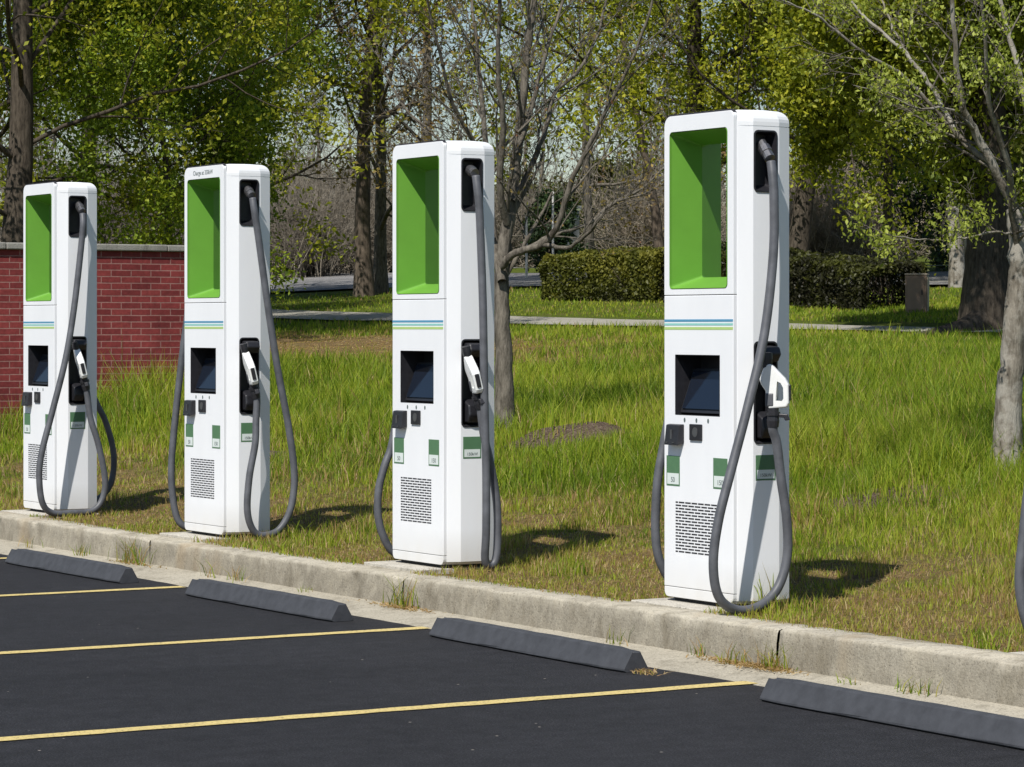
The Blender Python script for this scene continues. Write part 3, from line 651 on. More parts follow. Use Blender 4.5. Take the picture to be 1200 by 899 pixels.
def finish_tree(rs, root, loc, trunkparts, levels, bark, leafmat, lp, twig_bark=None):
    loc = np.array(loc)
    V, Fs = merge(trunkparts); link('trunk', mesh_np('trunk', V-loc, Fs, smooth=True), M[bark], root)
    if levels: V, Fs = merge(levels); link('branches', mesh_np('branches', V-loc, Fs, smooth=True), M[twig_bark or bark], root)
    if leafmat and lp is not None:
        V, Fz, t = lp; link('crown', mesh_np('crown', V-loc, [Fz], dict(tint=t)), M[leafmat], root)
def auto_tree(name, label, cat, px, Z, H_, r, seed, cb, cr, leafmat, bark='bark_brown', n1=16, n2=7, n3=6, per=24, size=.09, spread=.16, up1=.35, lean=(0, 0), group=None, droop=.02, tint=.5, flare=1.35, n4=0, twig=.3, llen=.38, twig_bark=None, xy=None, limb=1.):
    rs = np.random.default_rng(seed); X, Y = xy or at(px, Z); z0 = float(hfull(X, Y))-.08
    root = empty(name, (X, Y, z0)); tag(root, label, cat, group)
    T, TR = grow(rs, np.array([[X, Y, z0]]), np.array([[lean[0], lean[1], 1.]]), np.array([H_*.95]), np.array([r]), 14, .045, .10, .15)
    TR[0, 0] *= flare; TR[0, 1] *= 1.05
    tp = [tube_arrays(T, TR, 10)]
    t = cb/H_+(1-cb/H_)*((np.arange(n1)+rs.random(n1))/n1)*.96; k = (t*14).astype(int); f = (t*14-k)[:, None]
    S = T[0, k]*(1-f)+T[0, np.minimum(k+1, 14)]*f; az = np.arange(n1)*2.4+rs.normal(0, .4, n1)
    u = (t-cb/H_)/(1-cb/H_); prof = np.sqrt(np.clip(1-(u*1.02-.25)**2/.62, .05, 1)); L = cr*prof*rs.uniform(.85, 1.15, n1)
    el = np.radians(rs.normal(12, 8, n1)+u*55*(up1/.35)); Dv = np.stack([np.cos(az)*np.cos(el), np.sin(az)*np.cos(el), np.sin(el)], 1)
    R1 = TR[0, k]*rs.uniform(.30, .45, n1)*limb; P1, RR1 = grow(rs, S, Dv, L*1.08, R1, 8, .10, .06, .2)
    lv = [tube_arrays(P1, RR1, 7)]
    S, Dv, L2, R2 = spawn(rs, P1, RR1, n2, .18, 48, .55, .50, L*1.0); P2, RR2 = grow(rs, S, Dv, L2, R2, 6, .13, .03-droop, .25); lv.append(tube_arrays(P2, RR2, 5))
    S, Dv, L3, R3 = spawn(rs, P2, RR2, n3, .15, 45, .55, .50, L2); P3, RR3 = grow(rs, S, Dv, L3, np.maximum(R3, .0045), 4, .16, -droop, .35); lv.append(tube_arrays(P3, RR3, 3))
    last = P3
    if n4:
        S, Dv, L4, R4 = spawn(rs, P3, RR3, n4, .15, 42, .6, .55, L3); P4, RR4 = grow(rs, S, Dv, L4, np.maximum(R4, .0045), 3, .14, .04, .5); lv.append(tube_arrays(P4, RR4, 3)); last = P4
    lp = leaves_mesh(rs, last, per, size, spread, tint_mu=tint) if per else None
    finish_tree(rs, root, (X, Y, z0), tp, lv, bark, leafmat, lp, twig_bark); return root
def guided_tree(name, label, cat, Z, limbs, seed, bark, leafmat, per, size, spread, subs, group=None, twig_bark=None, tint=.5, droop=.3, keep=1.):
    """limbs: list of (pixel polyline, r0, r1, depth drift) seen from the photo's viewpoint, unprojected to their own distances"""
    rs = np.random.default_rng(seed); X, Y = at(limbs[0][0][0][0], Z); z0 = float(hfull(X, Y))-.06
    root = empty(name, (X, Y, z0)); tag(root, label, cat, group); tp = []; P1s = []; R1s = []; L1 = []
    for li, (poly, r0, r1, dz0, dz1) in enumerate(limbs):
        n = len(poly); q = []
        for i, (px, py) in enumerate(poly):
            zz = Z+dz0+(dz1-dz0)*i/(n-1); x, y = at(px, zz); q.append((x, y, pz(py, zz)))
        c = catmull(q, 5); c[1:-1] += rs.normal(0, .004, (len(c)-2, 3)); t = np.linspace(0, 1, len(c)); rr = r0+(r1-r0)*t
        if li == 0: rr = rr*(1+.35*np.exp(-t*len(c)/2.5))
        tp.append(tube_arrays(c[None], rr[None], 12 if li == 0 else 8))
        idx = np.linspace(0, len(c)-1, 13).astype(int); P1s.append(c[idx]); R1s.append(rr[idx]); L1.append(np.linalg.norm(np.diff(c, axis=0), axis=1).sum())
    P = np.stack(P1s); RR = np.stack(R1s); Lp = np.array(L1); lv = []
    first = True; last = None
    for (m, tmin, ang, rr_, lr, n, sides, up) in subs:
        if first: S, Dv, L2, R2 = spawn(rs, P, RR, m, tmin, ang, rr_, lr, np.clip(Lp, 1., 2.4)); first = False; Dv = norm(Dv)+np.array([0, 0, .25])
        else: S, Dv, L2, R2 = spawn(rs, P, RR, m, tmin, ang, rr_, lr, Lp)
        if last is None:      # nothing sprouts from the clean trunk
            ok = S[:, 2] > z0+1.25; S, Dv, L2, R2 = S[ok], Dv[ok], L2[ok], R2[ok]
        P, RR = grow(rs, S, Dv, L2, np.maximum(R2, .0028), n, .085, up, .35); Lp = L2; lv.append(tube_arrays(P, RR, sides)); last = P
    lp = leaves_mesh(rs, last, per, size, spread, droop, tint) if per else None
    if lp and keep < 1:
        V, Fz, t = lp; n = len(Fz); k = np.repeat(rs.random(len(last)) < keep, per); vv = V.reshape(-1, 4, 3)[k]; lp = (vv.reshape(-1, 3), np.arange(len(vv)*4).reshape(-1, 4), t.reshape(-1, 4)[k].ravel())
    finish_tree(rs, root, (X, Y, z0), tp, lv, bark, leafmat, lp, twig_bark); return root
# bare grey tree behind the third charger
ct = [([(592,510),(591,470),(591,430),(589,390),(588,350),(588,310),(594,270),(600,235),(606,180),(612,120),(618,60),(626,0),(636,-80),(644,-190)], .082, .016, 0, .3),
      ([(588,312),(604,297),(636,286),(655,262),(668,215),(690,170),(715,120),(745,60),(765,0),(775,-60)], .034, .007, 0, -.9),
      ([(590,303),(620,290),(650,275),(690,262),(715,240),(750,222),(782,195),(812,183)], .021, .005, 0, .8),
      ([(636,287),(665,290),(690,272),(718,240),(760,225),(800,200)], .02, .005, -.2, -1.2),
      ([(600,235),(620,200),(640,150),(650,110),(680,80),(700,40),(715,-20)], .028, .008, .1, .9),
      ([(588,330),(579,280),(572,200),(565,120),(558,50),(548,-50)], .036, .010, 0, .9),
      ([(594,262),(586,220),(590,150),(583,80),(586,0),(580,-80)], .034, .010, .1, -.6),
      ([(572,200),(552,160),(530,120),(515,60),(500,0),(490,-50)], .022, .007, .4, -.4),
      ([(579,280),(556,235),(535,190),(500,150),(470,120),(440,60)], .018, .005, .1, 1.1),
      ([(606,180),(625,120),(640,60),(660,0),(670,-50)], .024, .008, .1, .6)]
guided_tree('bare_tree', 'bare grey branching tree standing right behind the third charger', 'tree', 24.1, ct, 11, 'bark_grey', 'leaf_bud', 2, .018, .02,
            [(9, .22, 42, .45, .42, 6, 5, .05), (6, .15, 38, .5, .50, 5, 4, .05), (5, .15, 36, .6, .5, 4, 3, .04)], keep=.35)
# pale-barked young tree at the right edge
rt = [([(1180,550),(1181,500),(1184,450),(1188,400),(1193,340),(1195,290),(1190,245)], .092, .06, 0, 0),
      ([(1190,247),(1165,195),(1140,150),(1126,120),(1120,60),(1115,0),(1105,-70)], 0.0324, 0.0090, 0, -.5),
      ([(1165,195),(1125,162),(1100,115),(1068,70),(1030,35),(995,0),(965,-40)], 0.0202, 0.0053, -.1, .5),
      ([(1068,71),(1050,40),(1035,5),(1022,-40)], 0.0101, 0.0037, .3, .6),
      ([(1193,275),(1212,220),(1203,130),(1188,60),(1172,0),(1165,-60)], 0.0302, 0.0090, 0, .4),
      ([(1140,150),(1112,127),(1080,128),(1040,112),(1000,100)], 0.0101, 0.0030, -.2, -.8),
      ([(1192,280),(1172,272),(1130,279),(1100,281),(1060,278),(1030,273)], 0.0086, 0.0023, 0, -.7),
      ([(1125,162),(1062,92),(1012,62),(962,22),(915,0),(880,-20)], 0.0144, 0.0030, -.1, -.9),
      ([(1190,250),(1180,190),(1160,120),(1155,60),(1150,-20)], 0.0216, 0.0075, 0, -.9),
      ([(1195,285),(1240,240),(1290,200),(1340,150)], 0.0252, 0.0075, 0, .2),
      ([(1196,290),(1230,200),(1260,100),(1280,0)], 0.0252, 0.0075, 0, -.2)]
guided_tree('young_tree', 'young tree with pale blotchy bark and sparse light green leaves at the right edge', 'tree', 18.6, rt, 23, 'bark_pale', 'leaf_light', 18, .016, .036,
            [(8, .15, 45, .45, .34, 6, 5, .02), (6, .15, 42, .5, .5, 5, 3, -.02), (3, .2, 38, .6, .55, 3, 3, -.04)], twig_bark='bark_grey', droop=1.0, tint=.62, keep=.30)
# big dark trunk with flared roots
bt = [([(1152,398),(1153,375),(1155,340),(1158,290),(1160,230),(1161,170),(1158,100),(1152,20),(1148,-100),(1150,-260)], .34, .13, 0, 0),
      ([(1148,380),(1125,388),(1100,392),(1070,395)], .20, .04, -.2, -.9),
      ([(1160,230),(1130,170),(1100,120),(1050,70),(1000,20),(950,-40)], .11, .04, 0, -1.5),
      ([(1161,170),(1200,110),(1250,50),(1300,0)], .11, .04, 0, 1),
      ([(1158,100),(1110,60),(1040,0),(980,-80)], .09, .03, 0, 1.5),
      ([(1160,180),(1100,140),(1040,110),(990,105),(950,120)], .07, .02, 0, 2.5),
      ([(1155,40),(1140,-60),(1100,-170),(1050,-260),(1000,-300)], .09, .03, 0, -6.5),  # this and the next two: unseen limbs toward the sun, added to shade the trunk
      ([(1155,40),(1165,-80),(1180,-200),(1200,-300),(1230,-330)], .09, .03, 0, -7.),
      ([(1150,-40),(1120,-140),(1150,-260),(1140,-360)], .08, .03, 0, -9.),
      ([(1158,130),(1170,60),(1190,0),(1200,-100)], .08, .03, 0, -2.),
      ([(1160,210),(1210,190),(1260,200),(1300,230)], .07, .02, 0, 1.2)]
guided_tree('oak_tree', 'massive dark tree trunk with flared roots and olive green crown beyond the lawn, right', 'tree', 36.9, bt, 31, 'bark_dark', 'leaf_olive', 34, .040, .14,
            [(14, .35, 48, .4, .55, 6, 5, .01), (8, .15, 45, .5, .55, 5, 4, -.02), (5, .15, 42, .6, .55, 4, 3, -.02)], tint=.5)
TG = 'trees beyond the lawn'
auto_tree('leafy_tree', 'large dark-trunked leafy tree behind the brick wall at the far left edge', 'tree', 12, 42, 11, .24, 141, 2.2, 4.8, 'leaf_olive', 'bark_dark', n1=24, per=50, size=0.046, spread=0.12, tint=.55, limb=.6, n2=9)
auto_tree('leafy_tree', 'small fresh green tree with low rounded crown between the two left chargers', 'tree', 200, 46, 5.6, .085, 43, 1.5, 2.7, 'leaf_fresh', 'bark_dark', n1=24, n2=8, n3=6, per=56, size=0.04, spread=.12, tint=.55)
auto_tree('leafy_tree', 'broad leafy tree behind the small fresh green tree, left', 'tree', 95, 56, 11, .2, 44, 2.5, 4.7, 'leaf_olive', 'bark_dark', n1=24, per=44, size=0.056, spread=.17, tint=.5, limb=.7, n2=9)
auto_tree('leafy_tree', 'leafy tree with thinning crown above the second charger', 'tree', 275, 60, 11, .18, 45, 3.3, 3.6, 'leaf_olive', 'bark_brown', n1=20, per=38, size=0.054, spread=.17, tint=.5, n2=8)
auto_tree('budding_tree', 'straight dark trunk of a budding tree left of the third charger, the thicker of two', 'tree', 427, 60.6, 12, .18, 51, 3.0, 4.0, 'leaf_bud', 'bark_brown', n1=18, n2=8, n3=7, per=3, size=.055, spread=.1, tint=.6, n4=3, up1=.5)
auto_tree('budding_tree', 'forking grey budding tree just left of the third charger, the thinner of two', 'tree', 446, 61.5, 11, .14, 52, 1.2, 3.8, 'leaf_bud', 'bark_grey', n1=16, n2=8, n3=7, per=2, size=.05, spread=.1, tint=.5, n4=3, up1=.9)
auto_tree('budding_tree', 'brownish budding tree above the third charger', 'tree', 505, 70, 12, .15, 53, 2.2, 3.6, 'leaf_bud', 'bark_grey', n1=16, n2=8, n3=7, per=2, size=.06, spread=.1, tint=.6, n4=2, up1=.8)
auto_tree('budding_tree', 'orange-tinged budding tree between second and third charger', 'tree', 288, 66, 11, .15, 54, 2.0, 3.6, 'leaf_bud', 'bark_brown', n1=16, n2=8, n3=7, per=3, size=.06, spread=.12, tint=.8, n4=2, up1=.7)
auto_tree('leafy_tree', 'olive green tree with drooping branches above the hedge, its trunk hidden by the nearest charger', 'tree', 835, 57, 12, .22, 61, 2.1, 5.4, 'leaf_olive', 'bark_dark', n1=28, n2=9, per=52, size=0.056, spread=.18, tint=.6, droop=.04, limb=.7)
auto_tree('leafy_tree', 'yellow green tree in the gap between third and fourth charger', 'tree', 775, 68, 12, .12, 62, 3.2, 4.0, 'leaf_olive', 'bark_brown', n1=16, per=24, size=0.056, spread=.18, tint=.65, limb=.7, n2=8)
auto_tree('leafy_tree', 'dark leafy tree directly right of the nearest charger, over the shaded hedge', 'tree', 930, 54, 12, .2, 63, 2.1, 4.8, 'leaf_olive', 'bark_dark', n1=28, n2=9, per=50, size=0.052, spread=.17, tint=.5, droop=.04, limb=.7)
auto_tree('leafy_tree', 'thin-trunked leafy tree left of the brown cabinet', 'tree', 1040, 56, 10, .11, 64, 2.6, 3.4, 'leaf_fresh', 'bark_dark', n1=22, per=40, size=0.052, spread=.16, tint=.58, n2=8)
auto_tree('leafy_tree', 'pale-trunked leafy tree between the cabinet and the massive trunk', 'tree', 1122, 50.5, 11, .12, 65, 3.2, 3.4, 'leaf_light', 'bark_pale', n1=16, per=6, size=.055, spread=.14, tint=.3)
auto_tree('leafy_tree', 'second pale trunk close beside the massive trunk', 'tree', 1136, 51.5, 11, .09, 66, 3.4, 3.0, 'leaf_olive', 'bark_pale', n1=12, per=10, size=.06, spread=.14, tint=.6)
auto_tree('leafy_tree', 'leafy tree with its crown cut by the right edge of the photo', 'tree', 1260, 55, 12, .2, 67, 2.2, 4.6, 'leaf_olive', 'bark_dark', n1=20, per=30, size=0.06, spread=.16, tint=.5)
auto_tree('leafy_tree', 'tall leafy tree outside the left edge reaching into the upper left corner', 'tree', -130, 48, 12, .22, 68, 2.4, 4.8, 'leaf_olive', 'bark_dark', n1=24, per=30, size=0.055, spread=.15, tint=.5)
auto_tree('budding_tree', 'thin bare grey tree behind the hedge between third and fourth charger', 'tree', 690, 78, 12, .13, 69, 2.0, 3.2, 'leaf_bud', 'bark_grey', n1=15, n2=8, n3=6, per=2, size=.06, spread=.1, tint=.4, n4=2, up1=.8)
# conifer-like dark shrubs by the cabinet
for px, Z, h_, cr_, s, lab in ((1100, 62, 3.4, 1.5, 71, 'dark evergreen bush behind the brown cabinet'), (648, 74, 1.7, .8, 72, 'small dark evergreen bush left of the sunlit hedge')):
    auto_tree('evergreen_bush', lab, 'bush', px, Z, h_, .06, s, .15, cr_, 'leaf_ever', 'bark_dark', n1=20, n2=6, n3=4, per=14, size=.06, spread=.11)
for px, Z, h_, cr_, sd_, lab in ((700, 86, 2.3, 1.7, 81, 'grey green bush beyond the road, above the sunlit hedge'), (320, 92, 2.6, 1.8, 82, 'dim green bush beyond the road just right of the second charger'), (1015, 74, 2.6, 1.9, 83, 'green bush behind the right end of the shaded hedge'), (1190, 80, 2.6, 1.8, 84, 'green bush low behind the massive trunk'), (605, 90, 1.9, 1.5, 85, 'small green bush seen right beside the bare tree trunk')):
    auto_tree('leafy_bush', lab, 'bush', px, Z, h_, .05, sd_, .12, cr_, 'leaf_hedge', 'bark_dark', n1=20, n2=7, n3=4, per=18, size=.07, spread=.14, tint=.45)
# bare shrubs (brown mounds) beyond the road
def shrub(label, px, Z, h_, wdt, seed, tint, n=260):
    rs = np.random.default_rng(seed); X, Y = at(px, Z); z0 = float(hfull(X, Y)); root = empty('bare_shrub', (X, Y, z0)); tag(root, label, 'shrub', 'bare brown shrubs beyond the road')
    az = rs.uniform(0, 2*math.pi, n); el = np.radians(rs.uniform(25, 88, n)); Dv = np.stack([np.cos(az)*np.cos(el)*wdt/h_, np.sin(az)*np.cos(el)*wdt/h_, np.sin(el)], 1)
    S = np.array([[X, Y, z0-.05]])+rs.normal(0, wdt*.22, (n, 3))*np.array([1, 1, 0]); L = h_*rs.uniform(.6, 1.1, n)
    P, RR = grow(rs, S, Dv, L, np.full(n, .018), 6, .10, .05, .3); parts = [tube_arrays(P, RR, 4)]
    S, Dv, L2, R2 = spawn(rs, P, RR, 7, .1, 38, .6, .42, L); P2, RR2 = grow(rs, S, Dv, L2, np.maximum(R2, .008), 4, .12, .03, .4); parts.append(tube_arrays(P2, RR2, 3))
    S, Dv, L3, R3 = spawn(rs, P2, RR2, 4, .1, 36, .6, .5, L2); P3, RR3 = grow(rs, S, Dv, L3, np.maximum(R3, .007), 2, .12, 0, .5); parts.append(tube_arrays(P3, RR3, 3))
    V, Fs = merge(parts); me = mesh_np('twigs', V-np.array([X, Y, z0]), Fs, dict(tint=np.clip(tint+rs.normal(0, .12, len(V)), 0, 1))); link('twigs', me, M['wood_twigs'], root)
for i, (px, Z, h_, wd, t, lab) in enumerate(((345, 80, 2.6, 2.3, .5, 'rounded brown bare shrub right of the second charger'), (395, 84, 3.4, 2.8, .55, 'tallest brown bare shrub, left of the two dark trunks'),
        (470, 82, 2.2, 2.2, .45, 'low brown bare shrub right behind the two dark trunks'), (255, 84, 3.0, 2.4, .4, 'brown bare shrub hidden behind the second charger'), (560, 84, 2.2, 2.2, .5, 'brown bare shrub behind the third charger'),
        (765, 80, 2.7, 2.1, .75, 'tan bare shrub at the left side of the nearest charger, above the hedge'), (960, 66, 2.3, 1.9, .8, 'tan bare shrub above the shaded hedge, right of the nearest charger'), (1010, 68, 2.4, 1.9, .75, 'tan bare shrub above the right end of the shaded hedge'),
        (80, 80, 3.2, 2.6, .35, 'dim bare shrub behind the brick wall beside the leftmost charger'), (165, 82, 3.0, 2.6, .35, 'dim bare shrub behind the brick wall between the left chargers'), (640, 88, 2.2, 2.0, .45, 'small brown bare shrub left of the white poles'), (705, 88, 2.6, 2.4, .4, 'grey bare shrub above the sunlit hedge'))):
    shrub(lab, px, Z, h_, wd, 200+i, t)
# far-off wood as one mass
def far_wood():
    rs = np.random.default_rng(99); parts = []; tints = []
    n = 70; px = rs.uniform(-500, 1700, n); Z = rs.uniform(95, 150, n); X = []; 
    S = np.array([[*at(a, b), 0] for a, b in zip(px, Z)]); S[:, 2] = hterr(S[:, 0], S[:, 1])-.2
    Hh = rs.uniform(8, 14, n); P, RR = grow(rs, S, np.tile([0, 0, 1.], (n, 1)), Hh, rs.uniform(.06, .12, n), 10, .06, .1, .15); parts.append(tube_arrays(P, RR, 5))
    S, Dv, L, R1 = spawn(rs, P, RR, 16, .12, 48, .5, .30, Hh); P, RR = grow(rs, S, Dv, L, R1, 5, .12, .08, .25); parts.append(tube_arrays(P, RR, 4))
    S, Dv, L, R1 = spawn(rs, P, RR, 7, .15, 42, .6, .5, L); P, RR = grow(rs, S, Dv, L, np.maximum(R1, .014), 4, .12, .04, .4); parts.append(tube_arrays(P, RR, 3))
    S, Dv, L, R1 = spawn(rs, P, RR, 5, .15, 40, .6, .55, L); P, RR = grow(rs, S, Dv, L, np.maximum(R1, .012), 2, .12, .0, .5); parts.append(tube_arrays(P, RR, 3))
    # undergrowth
    m = 5200; px = rs.uniform(-500, 1700, m); Z = rs.uniform(92, 140, m); S = np.array([[*at(a, b), 0] for a, b in zip(px, Z)]); S[:, 2] = hterr(S[:, 0], S[:, 1])-.1
    L = rs.uniform(1.4, 3.6, m); P, RR = grow(rs, S, rs.normal(0, .5, (m, 3))+[0, 0, 1], L, np.full(m, .03), 4, .15, .05, .3); parts.append(tube_arrays(P, RR, 3))
    S, Dv, L, R1 = spawn(rs, P, RR, 9, .05, 45, .7, .4, L); P, RR = grow(rs, S, Dv, L, np.maximum(R1, .014), 2, .12, .0, .5); parts.append(tube_arrays(P, RR, 3))
    V, Fs = merge(parts); t = np.clip(.36+.35*(fbm(V[:, 0]*.15, V[:, 1]*.15, 77)-.5)+rs.normal(0, .1, len(V)), 0, 1)
    me = mesh_np('wood', V, Fs, dict(tint=t)); tag(link('distant_wood', me, M['wood_twigs']), 'far bare wood and undergrowth beyond the road', 'wood', kind='stuff')
far_wood()
# ------------------------------------------------------------------ hedges
def hedge(label, p0, p1, hgt0, hgt1, depth, seed, n=26000, size=.035, tint=.5, sink=0):
    rs = np.random.default_rng(seed); p0 = np.array(p0); p1 = np.array(p1); d = p1-p0; L = np.linalg.norm(d); d /= L; q = np.array([-d[1], d[0]])
    z0 = float(hfull(*p0)); root = empty('hedge', (p0[0], p0[1], z0)); tag(root, label, 'hedge')
    # leaf positions near the hedge surface
    u = rs.uniform(0, 1, n); w = rs.uniform(-1, 1, n); v = rs.uniform(0, 1, n); face = rs.random(n); jit = rs.uniform(.80, 1.03, n)
    w = np.where(face < .55, np.sign(w)*jit, w); v = np.where(face > .55, jit, v); e = rs.random(n) < .12; u = np.where(e, np.where(rs.random(n) < .5, rs.uniform(-.01, .03, n), rs.uniform(.97, 1.01, n)), u)
    rnd_ = np.clip(1-np.clip(v-.8, 0, 1)**2*2.2*(np.abs(w) > .8), .8, 1); w *= rnd_
    lump = 1+.16*(fbm(u*L*1.6, v*3+w*2, seed, 3)-.5)*2
    x = u*L; hh = (hgt0+(hgt1-hgt0)*u)*(1+.10*(fbm(u*L*1.1, w*1.5, seed+3)-.5)*2); P = p0[None]+d[None]*x[:, None]+q[None]*(w*depth/2*lump)[:, None]
    z = hterr(P[:, 0], P[:, 1])+v*hh; c = np.concatenate([P, z[:, None]], 1)
    a = norm(rs.normal(size=(n, 3))); b = norm(np.cross(a, rs.normal(size=(n, 3)))); s = size*rs.uniform(.6, 1.4, (n, 1))
    V = np.stack([c-a*s, c+b*s*.55, c+a*s, c-b*s*.55], 1).reshape(-1, 3); cl = fbm(c[:, 0]*3+c[:, 2]*2, c[:, 1]*3+c[:, 2]*3, seed+5, 3)
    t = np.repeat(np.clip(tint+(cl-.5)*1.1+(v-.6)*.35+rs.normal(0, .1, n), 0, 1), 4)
    off = np.array([p0[0], p0[1], z0]); link('foliage', mesh_np('foliage', V-off, [np.arange(n*4).reshape(-1, 4)], dict(tint=t)), M['leaf_hedge'], root)
    m = int(L*14); u = rs.uniform(.02, .98, m); w = rs.uniform(-.6, .6, m); S = np.concatenate([p0[None]+d[None]*(u*L)[:, None]+q[None]*(w*depth/2)[:, None], np.zeros((m, 1))], 1); S[:, 2] = hterr(S[:, 0], S[:, 1])-.03
    hl = .85*(hgt0+(hgt1-hgt0)*u); Pg, RR = grow(rs, S, rs.normal(0, .25, (m, 3))+[0, 0, 1], hl, np.full(m, .012), 5, .12, .03, .4); pts = [tube_arrays(Pg, RR, 4)]
    S, Dv, L2, R2 = spawn(rs, Pg, RR, 8, .15, 45, .6, .4, hl); P2, RR2 = grow(rs, S, Dv, L2*.7, R2, 3, .12, .0, .4); pts.append(tube_arrays(P2, RR2, 3))
    V, Fs = merge(pts); link('stems', mesh_np('stems', V-off, Fs), M['bark_dark'], root)
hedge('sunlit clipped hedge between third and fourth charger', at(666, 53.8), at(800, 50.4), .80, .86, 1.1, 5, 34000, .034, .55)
hedge('dark shaded clipped hedge right of the nearest charger ending at the brown cabinet', at(815, 50.2), at(1046, 43.6), .92, .62, 1.1, 6, 42000, .032, .02)  # very low tint puts the hedge's shade into its leaf colour
# ------------------------------------------------------------------ cabinet, pillar, poles
X, Y = at(1076, 42.3); z = float(hfull(X, Y)); r = empty('utility_cabinet', (X, Y, z)); tag(r, 'brown metal utility cabinet at the right end of the dark hedge', 'cabinet'); r.rotation_euler = (0, 0, math.atan2(RV[1], RV[0])-.22)
MB().box(-.17, .13, -.14, .18, -.05, .52).build('housing', M['cabinet'], r, bevel=.006); MB().box(-.18, .14, -.15, .19, .522, .545).build('lid', M['cabinet_side'], r, bevel=.004)
MB().box(-.14, .10, -.152, -.141, .03, .49).build('door', M['cabinet'], r, bevel=.003); MB().box(.132, .145, -.12, .16, -.03, .50).build('side_panel', M['cabinet_side'], r, bevel=.002)
MB().box(.06, .075, -.17, -.153, .24, .31).build('handle', M['dark'], r)
X, Y = at(671, 76); z = float(hterr(X, Y)); r = empty('gatepost', (X, Y, z)); tag(r, 'square grey pillar standing behind the sunlit hedge', 'pillar')
MB().box(-.13, .13, -.13, .13, -.1, 1.55).build('shaft', M['pillar'], r, bevel=.01); MB().box(-.17, .17, -.17, .17, 1.552, 1.65).build('cap', M['pillar'], r, bevel=.015)
for px, Z, h_, lab in ((648, 70, 1.95, 'taller thin white pole by the left end of the hedge'), (617, 68, 1.45, 'shorter thin white pole beside the bare tree trunk')):
    X, Y = at(px, Z); z = float(hterr(X, Y)); r = empty('marker_pole', (X, Y, z)); tag(r, lab, 'pole', 'white poles beyond the lawn')
    V, Fz = tube(np.array([(0, 0, -.1), (0, 0, h_*.5), (0, 0, h_)]), [.028, .026, .024], 10); MB().add(V, Fz).build('shaft', M['pole'], r)
    V, Fz = tube(np.array([(0, 0, h_), (0, 0, h_+.02), (0, 0, h_+.05)]), [.036, .036, .01], 10); MB().add(V, Fz).build('cap', M['pole'], r)
# ------------------------------------------------------------------ grass
def blades(rs, X, Y, Z0, L, Wd, tint, lean=.35, flat=0):
    n = len(X); az = rs.uniform(0, 2*math.pi, n); face = rs.uniform(0, math.pi, n); ln = L*rs.uniform(.1, 1, n)*lean*(1+flat)
    dx, dy = np.cos(az), np.sin(az); wx, wy = np.cos(face)*Wd/2, np.sin(face)*Wd/2; up = L*(1-.25*lean)*(1-.85*flat)
    B = np.stack([X, Y, Z0], 1); o = lambda a, b, c: np.stack([a, b, c], 1)
    m1 = B+o(dx*ln*.28, dy*ln*.28, up*.55); tp = B+o(dx*ln, dy*ln, up); w = o(wx, wy, wx*0)
    V = np.stack([B-w, B+w, m1-w*.75, m1+w*.75, tp], 1).reshape(-1, 3); b = np.arange(n)[:, None]*5
    return V, b+np.array([[0, 1, 3, 2]]), b+np.array([[2, 3, 4]]), np.repeat(tint, 5)
def in_pad(X, Y):
    r = np.zeros(len(X), bool)
    for _, a, _ in info: r |= (X > a-.62) & (X < a+.035) & (Y < .32) & (Y > .0); r |= (X > a-.665) & (X < a-.02) & (Y < .12) & (Y > -.3)
    return r
